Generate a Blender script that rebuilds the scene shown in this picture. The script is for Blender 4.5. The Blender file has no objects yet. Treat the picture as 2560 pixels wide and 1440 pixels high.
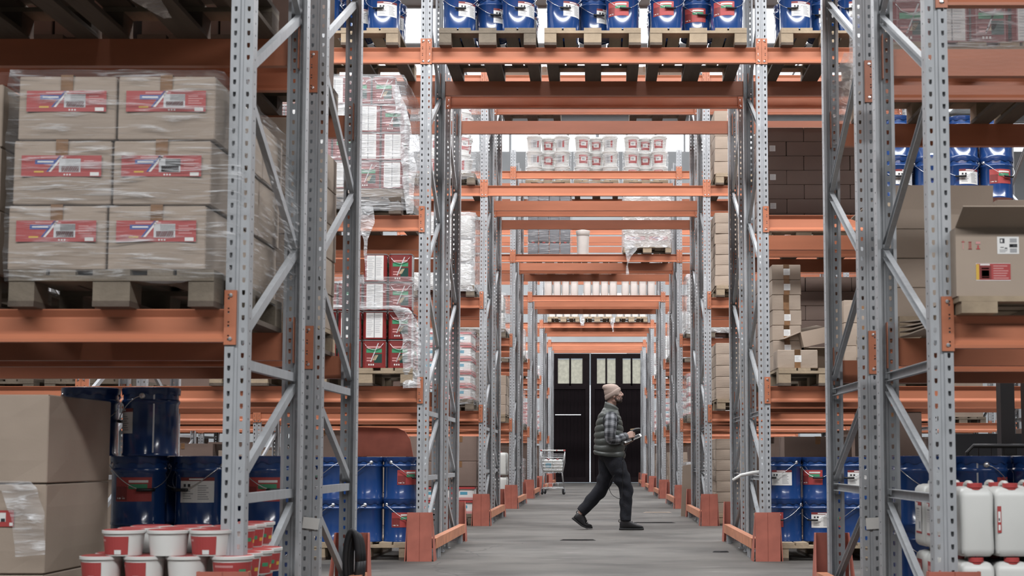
import bpy, math, random
from mathutils import Vector, Matrix, noise
R = random.Random(7)
PI = math.pi
sc = bpy.context.scene
C = sc.collection

# ------------------------------------------------------------------ camera, world, light, exposure
cd = bpy.data.cameras.new('camera'); cam = bpy.data.objects.new('camera', cd); C.objects.link(cam)
cam.location = (0.037, 0.0, 0.82)
cam.rotation_euler = (PI / 2 + 0.0797, 0, 0)
cd.sensor_width = 36.0; cd.lens = 36.0 * 3555 / 2560
cd.shift_x = -(1495.8 - 1280) / 2560
cd.shift_y = (862.7 - 720) / 2560
cd.clip_start = 0.1; cd.clip_end = 200
cd.dof.use_dof = True; cd.dof.focus_distance = 16.6; cd.dof.aperture_fstop = 6.3
sc.camera = cam

w = bpy.data.worlds.new('world'); sc.world = w; w.use_nodes = True
w.node_tree.nodes['Background'].inputs[0].default_value = (0.80, 0.90, 1.0, 1)
w.node_tree.nodes['Background'].inputs[1].default_value = 0.35

def area(name, loc, sx, sy, power, col=(0.97, 0.985, 1.0), rot=(0, 0, 0), spread=PI):
    l = bpy.data.lights.new(name, 'AREA'); l.shape = 'RECTANGLE'; l.size = sx; l.size_y = sy
    l.energy = power; l.color = col; l.spread = spread
    o = bpy.data.objects.new(name, l); C.objects.link(o); o.location = loc; o.rotation_euler = rot
    return o
# unseen lamps above the aisles; nearest added for frontal fill, last for the back wall
for yy, pw, zz, wx in ((-0.2, 980, 5.9, 14), (8.75, 900, 6.5, 15), (14.75, 820, 7.0, 15), (20.75, 950, 8.2, 20), (26.75, 1100, 8.6, 24), (32.75, 1300, 8.6, 24), (38.75, 1200, 8.6, 24), (45.6, 450, 10.6, 24)):
    area('unseen_aisle_light', (0, yy, zz), wx, 0.9, pw)

sc.view_settings.view_transform = 'Standard'
sc.view_settings.look = 'None'
sc.view_settings.exposure = 0.22
sc.view_settings.gamma = 1.0
sc.view_settings.use_curve_mapping = False
sc.cycles.transparent_max_bounces = 14
sc.cycles.max_bounces = 8
sc.cycles.diffuse_bounces = 1
sc.cycles.sample_clamp_indirect = 20.0

# ------------------------------------------------------------------ materials
def mat(name, col, rough=0.6, metal=0.0, var=0.0, vscale=8.0, stretch=(1, 1, 1), bump=0.0, bscale=60.0, coat=0.0, col2=None, emit=0.0, spec=0.5):
    m = bpy.data.materials.new(name); m.use_nodes = True
    nt = m.node_tree; b = nt.nodes['Principled BSDF']
    b.inputs['Base Color'].default_value = (*col, 1); b.inputs['Roughness'].default_value = rough
    b.inputs['Metallic'].default_value = metal; b.inputs['Coat Weight'].default_value = coat
    b.inputs['Coat Roughness'].default_value = 0.08
    b.inputs['Specular IOR Level'].default_value = spec
    if emit:
        b.inputs['Emission Color'].default_value = (*col, 1); b.inputs['Emission Strength'].default_value = emit
    if var or bump:
        tc = nt.nodes.new('ShaderNodeTexCoord'); mp = nt.nodes.new('ShaderNodeMapping')
        mp.inputs['Scale'].default_value = stretch
        nt.links.new(tc.outputs['Object'], mp.inputs['Vector'])
    if var:
        n = nt.nodes.new('ShaderNodeTexNoise'); n.inputs['Scale'].default_value = vscale; n.inputs['Detail'].default_value = 4
        nt.links.new(mp.outputs[0], n.inputs['Vector'])
        r = nt.nodes.new('ShaderNodeMapRange'); r.inputs[1].default_value = 0.3; r.inputs[2].default_value = 0.7
        nt.links.new(n.outputs['Fac'], r.inputs[0])
        mx = nt.nodes.new('ShaderNodeMix'); mx.data_type = 'RGBA'
        c2 = col2 if col2 else tuple(c * (1 - var) for c in col)
        mx.inputs[6].default_value = (*col, 1); mx.inputs[7].default_value = (*c2, 1)
        nt.links.new(r.outputs[0], mx.inputs[0]); nt.links.new(mx.outputs[2], b.inputs['Base Color'])
    if bump:
        n2 = nt.nodes.new('ShaderNodeTexNoise'); n2.inputs['Scale'].default_value = bscale; n2.inputs['Detail'].default_value = 3
        nt.links.new(mp.outputs[0], n2.inputs['Vector'])
        bp = nt.nodes.new('ShaderNodeBump'); bp.inputs['Strength'].default_value = bump; bp.inputs['Distance'].default_value = 0.01
        nt.links.new(n2.outputs['Fac'], bp.inputs['Height']); nt.links.new(bp.outputs[0], b.inputs['Normal'])
    return m

M = {}
M['galv'] = mat('galvanised_steel', (0.44, 0.455, 0.475), 0.5, 0.12, 0.15, 30, (1, 1, 0.3), 0.05, 120)
M['orange'] = mat('orange_paint', (0.56, 0.202, 0.110), 0.36, 0, 0.16, 5, (0.4, 1, 2), 0.03, 40)
M['orange2'] = mat('orange_guard_paint', (0.49, 0.155, 0.112), 0.5, 0, 0.28, 7, (1, 1, 1), 0.05, 30)
M['rail'] = mat('worn_orange_rail', (0.66, 0.27, 0.15), 0.5, 0, 0.3, 9)
M['dark'] = mat('dark_gap', (0.012, 0.011, 0.012), 0.8)
M['bolt'] = mat('zinc_bolt', (0.75, 0.76, 0.78), 0.25, 0.9)
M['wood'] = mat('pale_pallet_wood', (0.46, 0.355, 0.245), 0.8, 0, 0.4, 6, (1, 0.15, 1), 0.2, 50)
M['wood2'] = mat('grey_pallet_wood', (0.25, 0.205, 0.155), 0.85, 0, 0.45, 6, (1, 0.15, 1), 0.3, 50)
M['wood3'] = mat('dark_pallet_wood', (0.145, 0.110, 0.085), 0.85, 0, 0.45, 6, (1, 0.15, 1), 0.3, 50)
M['card'] = mat('cardboard', (0.42, 0.335, 0.268), 0.8, 0, 0.14, 3, (1, 1, 1), 0.05, 90)
M['card2'] = mat('brown_shaded_cardboard', (0.24, 0.172, 0.143), 0.85, 0, 0.14, 3, (1, 1, 1), 0.05, 90)  # darker cardboard copy, shade of the deeper stacks put into its tone
M['cardin'] = mat('cardboard_inside', (0.40, 0.30, 0.22), 0.85)
M['tape'] = mat('brown_tape', (0.30, 0.165, 0.085), 0.22, 0, 0.3, 20)
M['blue'] = mat('blue_enamel', (0.015, 0.055, 0.195), 0.2, 0, 0.12, 4, (1, 1, 0.3), 0, 0, 0.5)
M['bluelid'] = mat('blue_lid', (0.011, 0.038, 0.140), 0.25, 0, 0, coat=0.4)
M['wire'] = mat('bright_wire', (0.72, 0.73, 0.75), 0.25, 0.9)
M['chrome'] = mat('chromed_wire', (0.62, 0.63, 0.64), 0.3, 0.7)
M['black'] = mat('black_plastic', (0.014, 0.014, 0.016), 0.45)
M['rubber'] = mat('black_rubber', (0.02, 0.02, 0.022), 0.6)
M['whiteplastic'] = mat('white_plastic', (0.80, 0.79, 0.76), 0.35, 0, 0.05, 6)
M['hdpe'] = mat('translucent_white_plastic', (0.72, 0.72, 0.69), 0.4, 0, 0.10, 4)
M['redplastic'] = mat('red_plastic', (0.48, 0.070, 0.068), 0.38)
M['tin'] = mat('red_enamel_tin', (0.26, 0.036, 0.034), 0.3, 0, 0.1, 5)
M['tinlid'] = mat('tin_lid', (0.5, 0.5, 0.51), 0.35, 0.8)
M['greyplastic'] = mat('grey_plastic', (0.20, 0.21, 0.23), 0.35, 0, 0.1, 4)
M['paper'] = mat('pale_bags', (0.80, 0.74, 0.70), 0.7, 0, 0.08, 8, (1, 1, 1), 0.2, 25)
P = {}
for k, c in dict(red=(0.42, 0.062, 0.060), dred=(0.21, 0.033, 0.032), white=(0.80, 0.79, 0.77), ink=(0.035, 0.035, 0.04), blue=(0.05, 0.10, 0.33), green=(0.06, 0.30, 0.15), dgreen=(0.012, 0.055, 0.045), yellow=(0.68, 0.42, 0.06), grey=(0.36, 0.36, 0.37), beige=(0.55, 0.42, 0.27), cyan=(0.10, 0.36, 0.50), pink=(0.62, 0.30, 0.29), lgrey=(0.6, 0.6, 0.61)).items():
    P[k] = mat('print_' + k, c, 0.5)

def film_mat(name, base=0.15, streak=0.62, stretch=(1.5, 1.5, 9), tint=(0.90, 0.91, 0.93)):
    m = bpy.data.materials.new(name); m.use_nodes = True; nt = m.node_tree
    b = nt.nodes['Principled BSDF']; out = nt.nodes['Material Output']
    b.inputs['Base Color'].default_value = (*tint, 1); b.inputs['Roughness'].default_value = 0.16
    tr = nt.nodes.new('ShaderNodeBsdfTransparent'); mix = nt.nodes.new('ShaderNodeMixShader')
    tc = nt.nodes.new('ShaderNodeTexCoord'); mp = nt.nodes.new('ShaderNodeMapping'); mp.inputs['Scale'].default_value = stretch
    nt.links.new(tc.outputs['Object'], mp.inputs[0])
    n = nt.nodes.new('ShaderNodeTexNoise'); n.inputs['Scale'].default_value = 5; n.inputs['Detail'].default_value = 6; n.inputs['Distortion'].default_value = 0.8
    nt.links.new(mp.outputs[0], n.inputs['Vector'])
    r = nt.nodes.new('ShaderNodeMapRange'); r.inputs[1].default_value = 0.52; r.inputs[2].default_value = 0.74
    r.inputs[3].default_value = base; r.inputs[4].default_value = base + streak
    nt.links.new(n.outputs['Fac'], r.inputs[0]); nt.links.new(r.outputs[0], mix.inputs[0])
    bp = nt.nodes.new('ShaderNodeBump'); bp.inputs['Strength'].default_value = 0.9; bp.inputs['Distance'].default_value = 0.03
    nt.links.new(n.outputs['Fac'], bp.inputs['Height']); nt.links.new(bp.outputs[0], b.inputs['Normal'])
    nt.links.new(tr.outputs[0], mix.inputs[1]); nt.links.new(b.outputs[0], mix.inputs[2]); nt.links.new(mix.outputs[0], out.inputs[0])
    return m
M['film'] = film_mat('stretch_film')
M['film0'] = film_mat('thin_stretch_film', 0.06, 0.60, (1.0, 1.0, 13))
M['film1'] = film_mat('layered_stretch_film', 0.20, 0.55, (1.0, 1.0, 12))
M['film2'] = film_mat('cloudy_stretch_film', 0.34, 0.55, (2.5, 2.5, 5))

def floor_mat():
    m = bpy.data.materials.new('worn_concrete'); m.use_nodes = True; nt = m.node_tree; b = nt.nodes['Principled BSDF']
    tc = nt.nodes.new('ShaderNodeTexCoord'); L = nt.links.new
    def nz(scale, detail, sx=1, sy=1):
        mp = nt.nodes.new('ShaderNodeMapping'); mp.inputs['Scale'].default_value = (sx, sy, 1); L(tc.outputs['Object'], mp.inputs[0])
        n = nt.nodes.new('ShaderNodeTexNoise'); n.inputs['Scale'].default_value = scale; n.inputs['Detail'].default_value = detail; L(mp.outputs[0], n.inputs['Vector']); return n
    def mixc(f, a, c, lo, hi):
        r = nt.nodes.new('ShaderNodeMapRange'); r.inputs[1].default_value = lo; r.inputs[2].default_value = hi; L(f, r.inputs[0])
        x = nt.nodes.new('ShaderNodeMix'); x.data_type = 'RGBA'; L(r.outputs[0], x.inputs[0])
        if isinstance(a, tuple): x.inputs[6].default_value = (*a, 1)
        else: L(a, x.inputs[6])
        x.inputs[7].default_value = (*c, 1); return x.outputs[2]
    c1 = mixc(nz(0.9, 8).outputs['Fac'], (0.116, 0.108, 0.098), (0.050, 0.046, 0.042), 0.40, 0.66)
    c2 = mixc(nz(2.2, 6, 0.5, 1).outputs['Fac'], c1, (0.034, 0.031, 0.030), 0.54, 0.76)
    c3 = mixc(nz(5, 8, 0.35, 1.2).outputs['Fac'], c2, (0.20, 0.19, 0.178), 0.63, 0.80)
    c4 = mixc(nz(45, 3).outputs['Fac'], c3, (0.09, 0.085, 0.08), 0.60, 0.85)
    v = nt.nodes.new('ShaderNodeTexVoronoi'); v.feature = 'DISTANCE_TO_EDGE'; v.inputs['Scale'].default_value = 0.45
    wn = nz(1.5, 5); ad = nt.nodes.new('ShaderNodeMix'); ad.data_type = 'VECTOR'; ad.inputs[0].default_value = 0.25
    L(tc.outputs['Object'], ad.inputs[4]); L(wn.outputs['Color'], ad.inputs[5]); L(ad.outputs[1], v.inputs['Vector'])
    c5 = mixc(v.outputs['Distance'], (0.13, 0.12, 0.115), (0, 0, 0), 0, 0.004)
    x = nt.nodes.new('ShaderNodeMix'); x.data_type = 'RGBA'; r = nt.nodes.new('ShaderNodeMapRange'); r.inputs[1].default_value = 0.0; r.inputs[2].default_value = 0.0035
    L(v.outputs['Distance'], r.inputs[0]); L(r.outputs[0], x.inputs[0]); x.inputs[6].default_value = (0.05, 0.046, 0.044, 1); L(c4, x.inputs[7])
    L(x.outputs[2], b.inputs['Base Color'])
    b.inputs['Roughness'].default_value = 0.72
    bp = nt.nodes.new('ShaderNodeBump'); bp.inputs['Strength'].default_value = 0.25; bp.inputs['Distance'].default_value = 0.004
    L(nz(60, 4).outputs['Fac'], bp.inputs['Height']); L(bp.outputs[0], b.inputs['Normal'])
    return m

# ------------------------------------------------------------------ mesh building
class MB:
    def __init__(s): s.v = []; s.f = []; s.m = []; s.u = {}
    def vert(s, p): s.v.append(tuple(p)); return len(s.v) - 1
    def poly(s, pts, m=0): s.f.append([s.vert(p) for p in pts]); s.m.append(m)
    def face(s, ids, m=0): s.f.append(list(ids)); s.m.append(m)
    def hexa(s, p, m=0):
        i = [s.vert(q) for q in p]
        for a in ((3, 2, 1, 0), (4, 5, 6, 7), (0, 1, 5, 4), (1, 2, 6, 5), (2, 3, 7, 6), (3, 0, 4, 7)): s.face([i[k] for k in a], m)
    def box(s, x0, x1, y0, y1, z0, z1, m=0):
        s.hexa([(x0, y0, z0), (x1, y0, z0), (x1, y1, z0), (x0, y1, z0), (x0, y0, z1), (x1, y0, z1), (x1, y1, z1), (x0, y1, z1)], m)
    def prism(s, prof, f0, f1, m=0, caps=True):
        a = [s.vert(f0(p)) for p in prof]; b = [s.vert(f1(p)) for p in prof]; n = len(prof)
        for i in range(n): s.face((a[i], a[(i + 1) % n], b[(i + 1) % n], b[i]), m)
        if caps: s.face(a[::-1], m); s.face(b, m)
    def lathe(s, prof, n=28, c=(0, 0, 0), m=0, mats=None):
        rings = []
        for r, z in prof:
            if r < 1e-6: rings.append([s.vert((c[0], c[1], c[2] + z))])
            else: rings.append([s.vert((c[0] + r * math.cos(2 * PI * k / n), c[1] + r * math.sin(2 * PI * k / n), c[2] + z)) for k in range(n)])
        for j in range(len(rings) - 1):
            a, b = rings[j], rings[j + 1]; mm = mats[j] if mats else m
            for k in range(n):
                k2 = (k + 1) % n
                if len(a) == 1 and len(b) == 1: continue
                if len(a) == 1: s.face((a[0], b[k2], b[k]), mm)
                elif len(b) == 1: s.face((a[k], a[k2], b[0]), mm)
                else: s.face((a[k], a[k2], b[k2], b[k]), mm)
    def tube(s, path, r, n=6, m=0, caps=True):
        path = [Vector(p) for p in path]; rr = r if isinstance(r, (list, tuple)) else [r] * len(path)
        prev = None; rings = []
        for i, p in enumerate(path):
            t = (path[min(i + 1, len(path) - 1)] - path[max(i - 1, 0)]).normalized()
            if prev is None:
                up = Vector((0, 0, 1)) if abs(t.z) < 0.9 else Vector((1, 0, 0))
                a = t.cross(up).normalized()
            else: a = (prev - t * prev.dot(t)).normalized()
            prev = a; b = t.cross(a)
            rings.append([s.vert(p + (a * math.cos(2 * PI * k / n) + b * math.sin(2 * PI * k / n)) * rr[i]) for k in range(n)])
        for j in range(len(rings) - 1):
            for k in range(n): s.face((rings[j][k], rings[j][(k + 1) % n], rings[j + 1][(k + 1) % n], rings[j + 1][k]), m)
        if caps: s.face(rings[0][::-1], m); s.face(rings[-1], m)
    def loft(s, rings, m=0, caps=True):
        ids = [[s.vert(p) for p in ring] for ring in rings]; n = len(ids[0])
        for j in range(len(ids) - 1):
            for k in range(n): s.face((ids[j][k], ids[j][(k + 1) % n], ids[j + 1][(k + 1) % n], ids[j + 1][k]), m)
        if caps: s.face(ids[0][::-1], m); s.face(ids[-1], m)
        return ids
    def ball(s, c, r, M3=None, nu=20, nv=12, m=0):
        c = Vector(c); rings = []
        for j in range(nv + 1):
            th = PI * j / nv; ring = []
            for k in range(nu):
                ph = 2 * PI * k / nu
                p = Vector((r[0] * math.sin(th) * math.cos(ph), r[1] * math.sin(th) * math.sin(ph), -r[2] * math.cos(th)))
                if M3: p = M3 @ p
                ring.append(c + p)
            rings.append(ring)
        top, bot = rings[-1][0], rings[0][0]
        ids = [[s.vert(p) for p in ring] for ring in rings[1:-1]]; b = s.vert(bot); t = s.vert(top)
        for k in range(nu):
            s.face((b, ids[0][(k + 1) % nu], ids[0][k]), m); s.face((t, ids[-1][k], ids[-1][(k + 1) % nu]), m)
        for j in range(len(ids) - 1):
            for k in range(nu): s.face((ids[j][k], ids[j][(k + 1) % nu], ids[j + 1][(k + 1) % nu], ids[j + 1][k]), m)
    def mesh(s, name, mats, smooth=False):
        me = bpy.data.meshes.new(name); me.from_pydata(s.v, [], s.f)
        for mm in (mats if isinstance(mats, (list, tuple)) else [mats]): me.materials.append(mm)
        me.polygons.foreach_set('material_index', s.m)
        if smooth: me.polygons.foreach_set('use_smooth', [True] * len(s.f))
        if s.u:
            ul = me.uv_layers.new(name='UVMap')
            for li, l in enumerate(me.loops): ul.data[li].uv = s.u.get(l.vertex_index, (0, 0))
        me.update()
        if smooth == 'auto':
            try: me.set_sharp_from_angle(angle=math.radians(38))
            except Exception: pass
        return me

def link(name, data, parent=None, loc=None, rot=None, scl=None):
    o = bpy.data.objects.new(name, data); C.objects.link(o)
    if parent: o.parent = parent
    if loc is not None: o.location = loc
    if rot is not None: o.rotation_euler = rot
    if scl is not None: o.scale = scl
    return o
SEEN = {}
def tag(o, label, cat, group=None):
    n = len(label.split())
    if not 4 <= n <= 16: print('LABEL LENGTH', n, label)
    if label in SEEN: print('DUPLICATE LABEL', label)
    SEEN[label] = 1
    o['label'] = label; o['category'] = cat
    if group: o['group'] = group
    return o
def structure(o): o['kind'] = 'structure'; return o

def put(asset, name, loc, rz=0.0, label='', cat='', group=None, parent=None, scl=None, skip=()):
    """asset = (root mesh or None, [(part name, mesh, [(subpart, mesh), ...]), ...])"""
    root, parts = asset
    o = link(name, root, parent, loc, (0, 0, rz), scl)
    for p in parts:
        if p[0] in skip: continue
        c = link(p[0], p[1], o)
        for q in (p[2] if len(p) > 2 else ()): link(q[0], q[1], c)
    if label: tag(o, label, cat, group)
    return o

# flat print: rectangles in 0..1 label space laid on a surface through mapf(x, z, lift)
def art(elems, w, h, mapf=None, nu=1, lift=0.0004, name='printed_label'):
    mapf = mapf or (lambda x, z, d: (x, -d, z))
    cols = []; mb = MB()
    for i, e in enumerate(elems):
        u0, v0, u1, v1, c = e[:5]; sk = e[5] if len(e) > 5 else 0.0
        if c not in cols: cols.append(c)
        ci = cols.index(c); d = lift * (i + 1) if i < 2 else lift * 2.6
        n = max(1, int(round(nu * (u1 - u0))))
        for k in range(n):
            a = u0 + (u1 - u0) * k / n; b = u0 + (u1 - u0) * (k + 1) / n
            q = [(a, v0), (b, v0), (b + sk, v1), (a + sk, v1)]
            mb.poly([mapf((u - 0.5) * w, (v - 0.5) * h, d) for u, v in q], ci)
    return mb.mesh(name, [P[c] for c in cols])
def lines(u0, v0, u1, v1, n, c='grey'):
    dv = (v1 - v0) / n
    return [(u0, v0 + dv * (k + 0.25), u0 + (u1 - u0) * R.uniform(0.6, 1), v0 + dv * (k + 0.65), c) for k in range(n)]
def cyl_map(r, ang, z0): return lambda x, z, d: ((r + d) * math.sin(ang + x / r), -(r + d) * math.cos(ang + x / r), z0 + z)

# ------------------------------------------------------------------ room shell
def plane(name, pts, m, label=None):
    mb = MB(); mb.poly(pts); return structure(link(name, mb.mesh(name, m)))
X0, X1, Y0, Y1, H = -17, 17, -7, 48, 12.6
M['floor'] = floor_mat()
plane('floor', [(X0, Y0, 0), (X1, Y0, 0), (X1, Y1 + 1, 0), (X0, Y1 + 1, 0)], M['floor'])
M['ceiling'] = mat('white_ceiling', (0.5, 0.51, 0.52), 0.9)
M['wall'] = mat('pale_grey_render', (0.60, 0.63, 0.65), 0.9, 0, 0.18, 0.8, (1, 1, 1), 0.1, 12)
M['wallside'] = mat('side_wall_paint', (0.26, 0.25, 0.245), 0.9, 0, 0.15, 0.8)
plane('ceiling', [(X0, Y0, H), (X0, Y1, H), (X1, Y1, H), (X1, Y0, H)], M['ceiling'])
plane('wall_left', [(X0, Y0, 0), (X0, Y1, 0), (X0, Y1, H), (X0, Y0, H)], M['wallside'])
plane('wall_right', [(X1, Y0, 0), (X1, Y0, H), (X1, Y1, H), (X1, Y1, 0)], M['wallside'])
plane('wall_front', [(X0, Y0, 0), (X0, Y0, H), (X1, Y0, H), (X1, Y0, 0)], M['wallside'])
mb = MB(); DX0, DX1, DZ = -1.72, 1.72, 4.40
for a in ((X0, DX0, 0, H - 1.35), (DX1, X1, 0, H - 1.35), (DX0, DX1, DZ, H - 1.35)):
    mb.box(a[0], a[1], Y1, Y1 + 0.3, a[2], a[3])
mb.box(X0, X1, Y1, Y1 + 0.3, H - 0.25, H)
structure(link('wall_back', mb.mesh('wall_back', M['wall'])))
# clerestory glazing above the back wall
M['glow'] = mat('daylit_frosted_pane', (0.93, 0.96, 1.0), 0.4, emit=1.25)
M['mullion'] = mat('window_bar', (0.55, 0.56, 0.57), 0.5)
for k, x in enumerate(range(-14, 15, 4)):
    wn = MB(); wn.box(x - 2, x - 1.94, Y1 + 0.05, Y1 + 0.2, H - 1.35, H - 0.25); wn.box(x - 1.94, x + 2, Y1 + 0.05, Y1 + 0.2, H - 1.35, H - 1.29); wn.box(x - 1.94, x + 2, Y1 + 0.05, Y1 + 0.2, H - 0.31, H - 0.25)
    for t in (-1, 0, 1): wn.box(x + t - 0.025, x + t + 0.025, Y1 + 0.05, Y1 + 0.2, H - 1.29, H - 0.31)
    wo = structure(link('window_%d' % (k + 1), wn.mesh('window_frame', M['mullion'])))
    for t in range(4):
        pn = MB(); pn.box(x - 1.94 + t * 0.99, x - 1.02 + t * 0.99, Y1 + 0.12, Y1 + 0.14, H - 1.29, H - 0.31)
        link('pane', pn.mesh('pane', M['glow']), wo)
# daylight panels in the roof
pm = MB(); pm.box(-.98, .98, -1.55, 1.55, -.03, 0)
pm = pm.mesh('pane', mat('daylit_roof_panel', (0.95, 0.975, 1.0), 0.4, emit=1.05))
bm_ = MB()
for k in range(13): bm_.box(-12.03 + 2 * k, -11.97 + 2 * k, -1.6, 1.6, -.06, 0)
bm_.box(-12, 12, -1.65, -1.57, -.06, 0); bm_.box(-12, 12, 1.57, 1.65, -.06, 0)
bm_ = bm_.mesh('roof_window_frame', M['mullion'])
for k in range(9):
    wo = structure(link('window_%d' % (k + 9), bm_, None, (0, 13.9 + 4.0 * k, H - .004)))
    for j in range(12): link('pane', pm, wo, (-11 + 2 * j, 0, -.012))
# back door: two dark planked leaves
M['door'] = mat('dark_brown_door_paint', (0.010, 0.0065, 0.008), 0.8, spec=0.08, var=0.35, vscale=6, stretch=(1, 1, 0.2))
M['doorframe'] = mat('dark_door_rail', (0.014, 0.0095, 0.011), 0.75, 0, 0.3, 6, spec=0.1)
M['frosted'] = mat('dirty_door_glass', (0.50, 0.49, 0.40), 0.6, 0, 0.35, 9, (1, 1, 1), emit=0.16)
M['daylight'] = mat('daylight_strip', (0.9, 0.95, 1), 0.5, emit=0.75)
def door_leaf(n, x0, x1, wins, split=None):
    mb = MB(); y = Y1 - 0.02
    zs = 3.28
    for a, b in ((x0, x0 + 0.14), (x1 - 0.14, x1)): mb.box(a, b, y, y + 0.07, 0.03, 4.36)
    for a, b in ((0.03, 0.2), (zs - 0.12, zs), (4.2, 4.36)): mb.box(x0 + 0.14, x1 - 0.14, y, y + 0.07, a, b)
    xs = [x0 + 0.14] + [v for wv in wins for v in wv] + [x1 - 0.14]
    for i in range(0, len(xs), 2):
        mb.box(xs[i], xs[i + 1], y, y + 0.07, zs, 4.2)
    o = structure(link('door_%d' % n, mb.mesh('door_leaf', M['doorframe'])))
    k = 0; x = x0 + 0.14
    me = MB(); wd = (x1 - x0 - 0.28) / 9
    me.box(0, wd - 0.012, 0, 0.03, 0, zs - 0.32)
    me = me.mesh('plank', M['door'])
    for i in range(9): link('plank', me, o, (x0 + 0.14 + i * wd + 0.006, y + 0.03, 0.2))
    bk = MB(); bk.box(x0 + 0.1, x1 - 0.1, y + 0.062, y + 0.068, 0.05, zs); link('backing', bk.mesh('backing', M['dark']), o)
    for a, b in wins:
        half = (a + b) / 2
        for p, q in ((a, half - 0.03), (half + 0.03, b)):
            g = MB(); g.box(p, q, y + 0.03, y + 0.05, zs + 0.07, 4.16); link('pane', g.mesh('pane', M['frosted']), o)
        g = MB(); g.box(half - 0.03, half + 0.03, y + 0.01, y + 0.06, zs, 4.2); g.box(a, b, y + 0.01, y + 0.06, zs, zs + 0.07); link('glazing_bar', g.mesh('glazing_bar', M['doorframe']), o)
    return o
d1 = door_leaf(1, -1.66, -0.26, [(-1.33, -0.5)])
d2 = door_leaf(2, -0.22, 1.66, [(-0.01, 0.62), (0.86, 1.46)])
mb = MB(); mb.box(-0.255, -0.225, Y1 + 0.08, Y1 + 0.1, 0.04, 3.3); mb.box(-1.42, -0.55, Y1 + 0.003, Y1 + 0.009, 2.286, 2.306); mb.box(-0.2, 1.0, Y1 + 0.08, Y1 + 0.1, 4.365, 4.395)
link('daylight_strip', mb.mesh('daylight_strip', M['daylight']), d1)  # glowing strips stand in for daylight through the door gaps
mb = MB(); mb.box(DX0 - 0.1, DX0 + 0.05, Y1 - 0.04, Y1 + 0.25, 0, DZ + 0.1); mb.box(DX1 - 0.05, DX1 + 0.1, Y1 - 0.04, Y1 + 0.25, 0, DZ + 0.1); mb.box(DX0 + 0.05, DX1 - 0.05, Y1 - 0.04, Y1 + 0.25, DZ, DZ + 0.1)
structure(link('trim_1', mb.mesh('door_surround', M['doorframe'])))

# ------------------------------------------------------------------ pallet racking
PW, PD = 0.09, 0.07
def post_mesh(hgt):
    mb = MB()
    cols = [(-.030, .07), (-.045, .07), (-.045, .043), (-.045, .033), (-.045, 0), (-.0325, 0), (-.0205, 0), (-.009, 0), (-.005, .006), (.005, .006), (.009, 0), (.0205, 0), (.0325, 0), (.045, 0), (.045, .033), (.045, .043), (.045, .07), (.030, .07)]
    n = int(hgt / 0.05); zs = [0.0]
    for k in range(n): zs += [k * .05 + .016, k * .05 + .022, k * .05 + .030, k * .05 + .036]
    zs.append(n * .05)
    nc = len(cols); ids = []
    for j, z in enumerate(zs):
        row = []
        kind = (j - 1) % 4 if 0 < j < len(zs) - 1 else -1
        for i, (x, y) in enumerate(cols):
            if kind == 0 and i in (5, 11): x += .0025
            if kind == 0 and i in (6, 12): x -= .0025
            row.append(mb.vert((x, y, z)))
        ids.append(row)
    for j in range(len(zs) - 1):
        kind = (j - 1) % 4 if j > 0 else 3
        for i in range(nc - 1):
            if i in (5, 11) and kind in (0, 1, 2): continue
            if i in (2, 14) and kind == 1: continue
            mb.face((ids[j][i], ids[j][i + 1], ids[j + 1][i + 1], ids[j + 1][i]))
    return mb.mesh('upright_post', M['galv'])
POST = {6.0: post_mesh(6.0), 4.4: post_mesh(4.4)}
mb = MB(); mb.box(-.07, .07, -.03, .10, 0, .006); mb.box(-.05, -.046, 0, .07, .006, .09); mb.box(.046, .05, 0, .07, .006, .09)
for sx in (-.055, .055): mb.lathe([(.012, .006), (.012, .02), (0, .02)], 6, (sx, -.012, 0))
FOOT = mb.mesh('foot_plate', M['galv'])
FD = 1.10
def bar_mesh(y0, z0, y1, z1):
    a = Vector((0, y0, z0)); b = Vector((0, y1, z1)); t = (b - a).normalized(); n = Vector((1, 0, 0)).cross(t)
    prof = [(-.014, -.02), (.012, -.02), (.012, .02), (-.014, .02), (-.014, .017), (.009, .017), (.009, -.017), (-.014, -.017)]
    mb = MB(); mb.prism(prof, lambda p: a + Vector((1, 0, 0)) * p[0] + n * p[1], lambda p: b + Vector((1, 0, 0)) * p[0] + n * p[1])
    return mb.mesh('brace_bar', M['galv'])
def brace_set(hgt, flip):
    f, r = 0.04, FD - 0.04
    segs = [('h', .66), ('h', 1.2), ('d', r, .60, f, .12), ('d', r, 1.15, f, .71)]
    zz = [1.27, 1.80, 2.36, 2.93, 3.50, 4.07, 4.64, 5.21, 5.8]; side = 0
    for i in range(len(zz) - 1):
        if zz[i + 1] > hgt - 0.1: break
        segs.append(('d', (f, r)[side], zz[i] + .015, (r, f)[side], zz[i + 1] - .015)); side = 1 - side
    out = []
    for s in segs:
        q = (f, s[1], r, s[1]) if s[0] == 'h' else s[1:]
        if flip: q = (FD - q[0], q[1], FD - q[2], q[3])
        out.append(bar_mesh(*q))
    return out
BRACE = {(h, fl): brace_set(h, fl) for h in (6.0, 4.4) for fl in (False, True)}
BL = 2.70
BH = 0.13
def beam_mesh():
    mb = MB()   # front face at y = 0, box section with lips and a recessed web
    prof = [(0.000, 0.130), (0.000, 0.126), (0.020, 0.100), (0.020, 0.096), (0.018, 0.094), (0.018, 0.032), (0.000, 0.012), (0.000, 0.0), (0.046, 0.0), (0.046, 0.130)]
    mb.prism(prof, lambda p: (-BL / 2 + .003, p[0], p[1] - BH), lambda p: (BL / 2 - .003, p[0], p[1] - BH))
    return mb.mesh('beam', M['orange'])
BEAM = beam_mesh()
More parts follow.
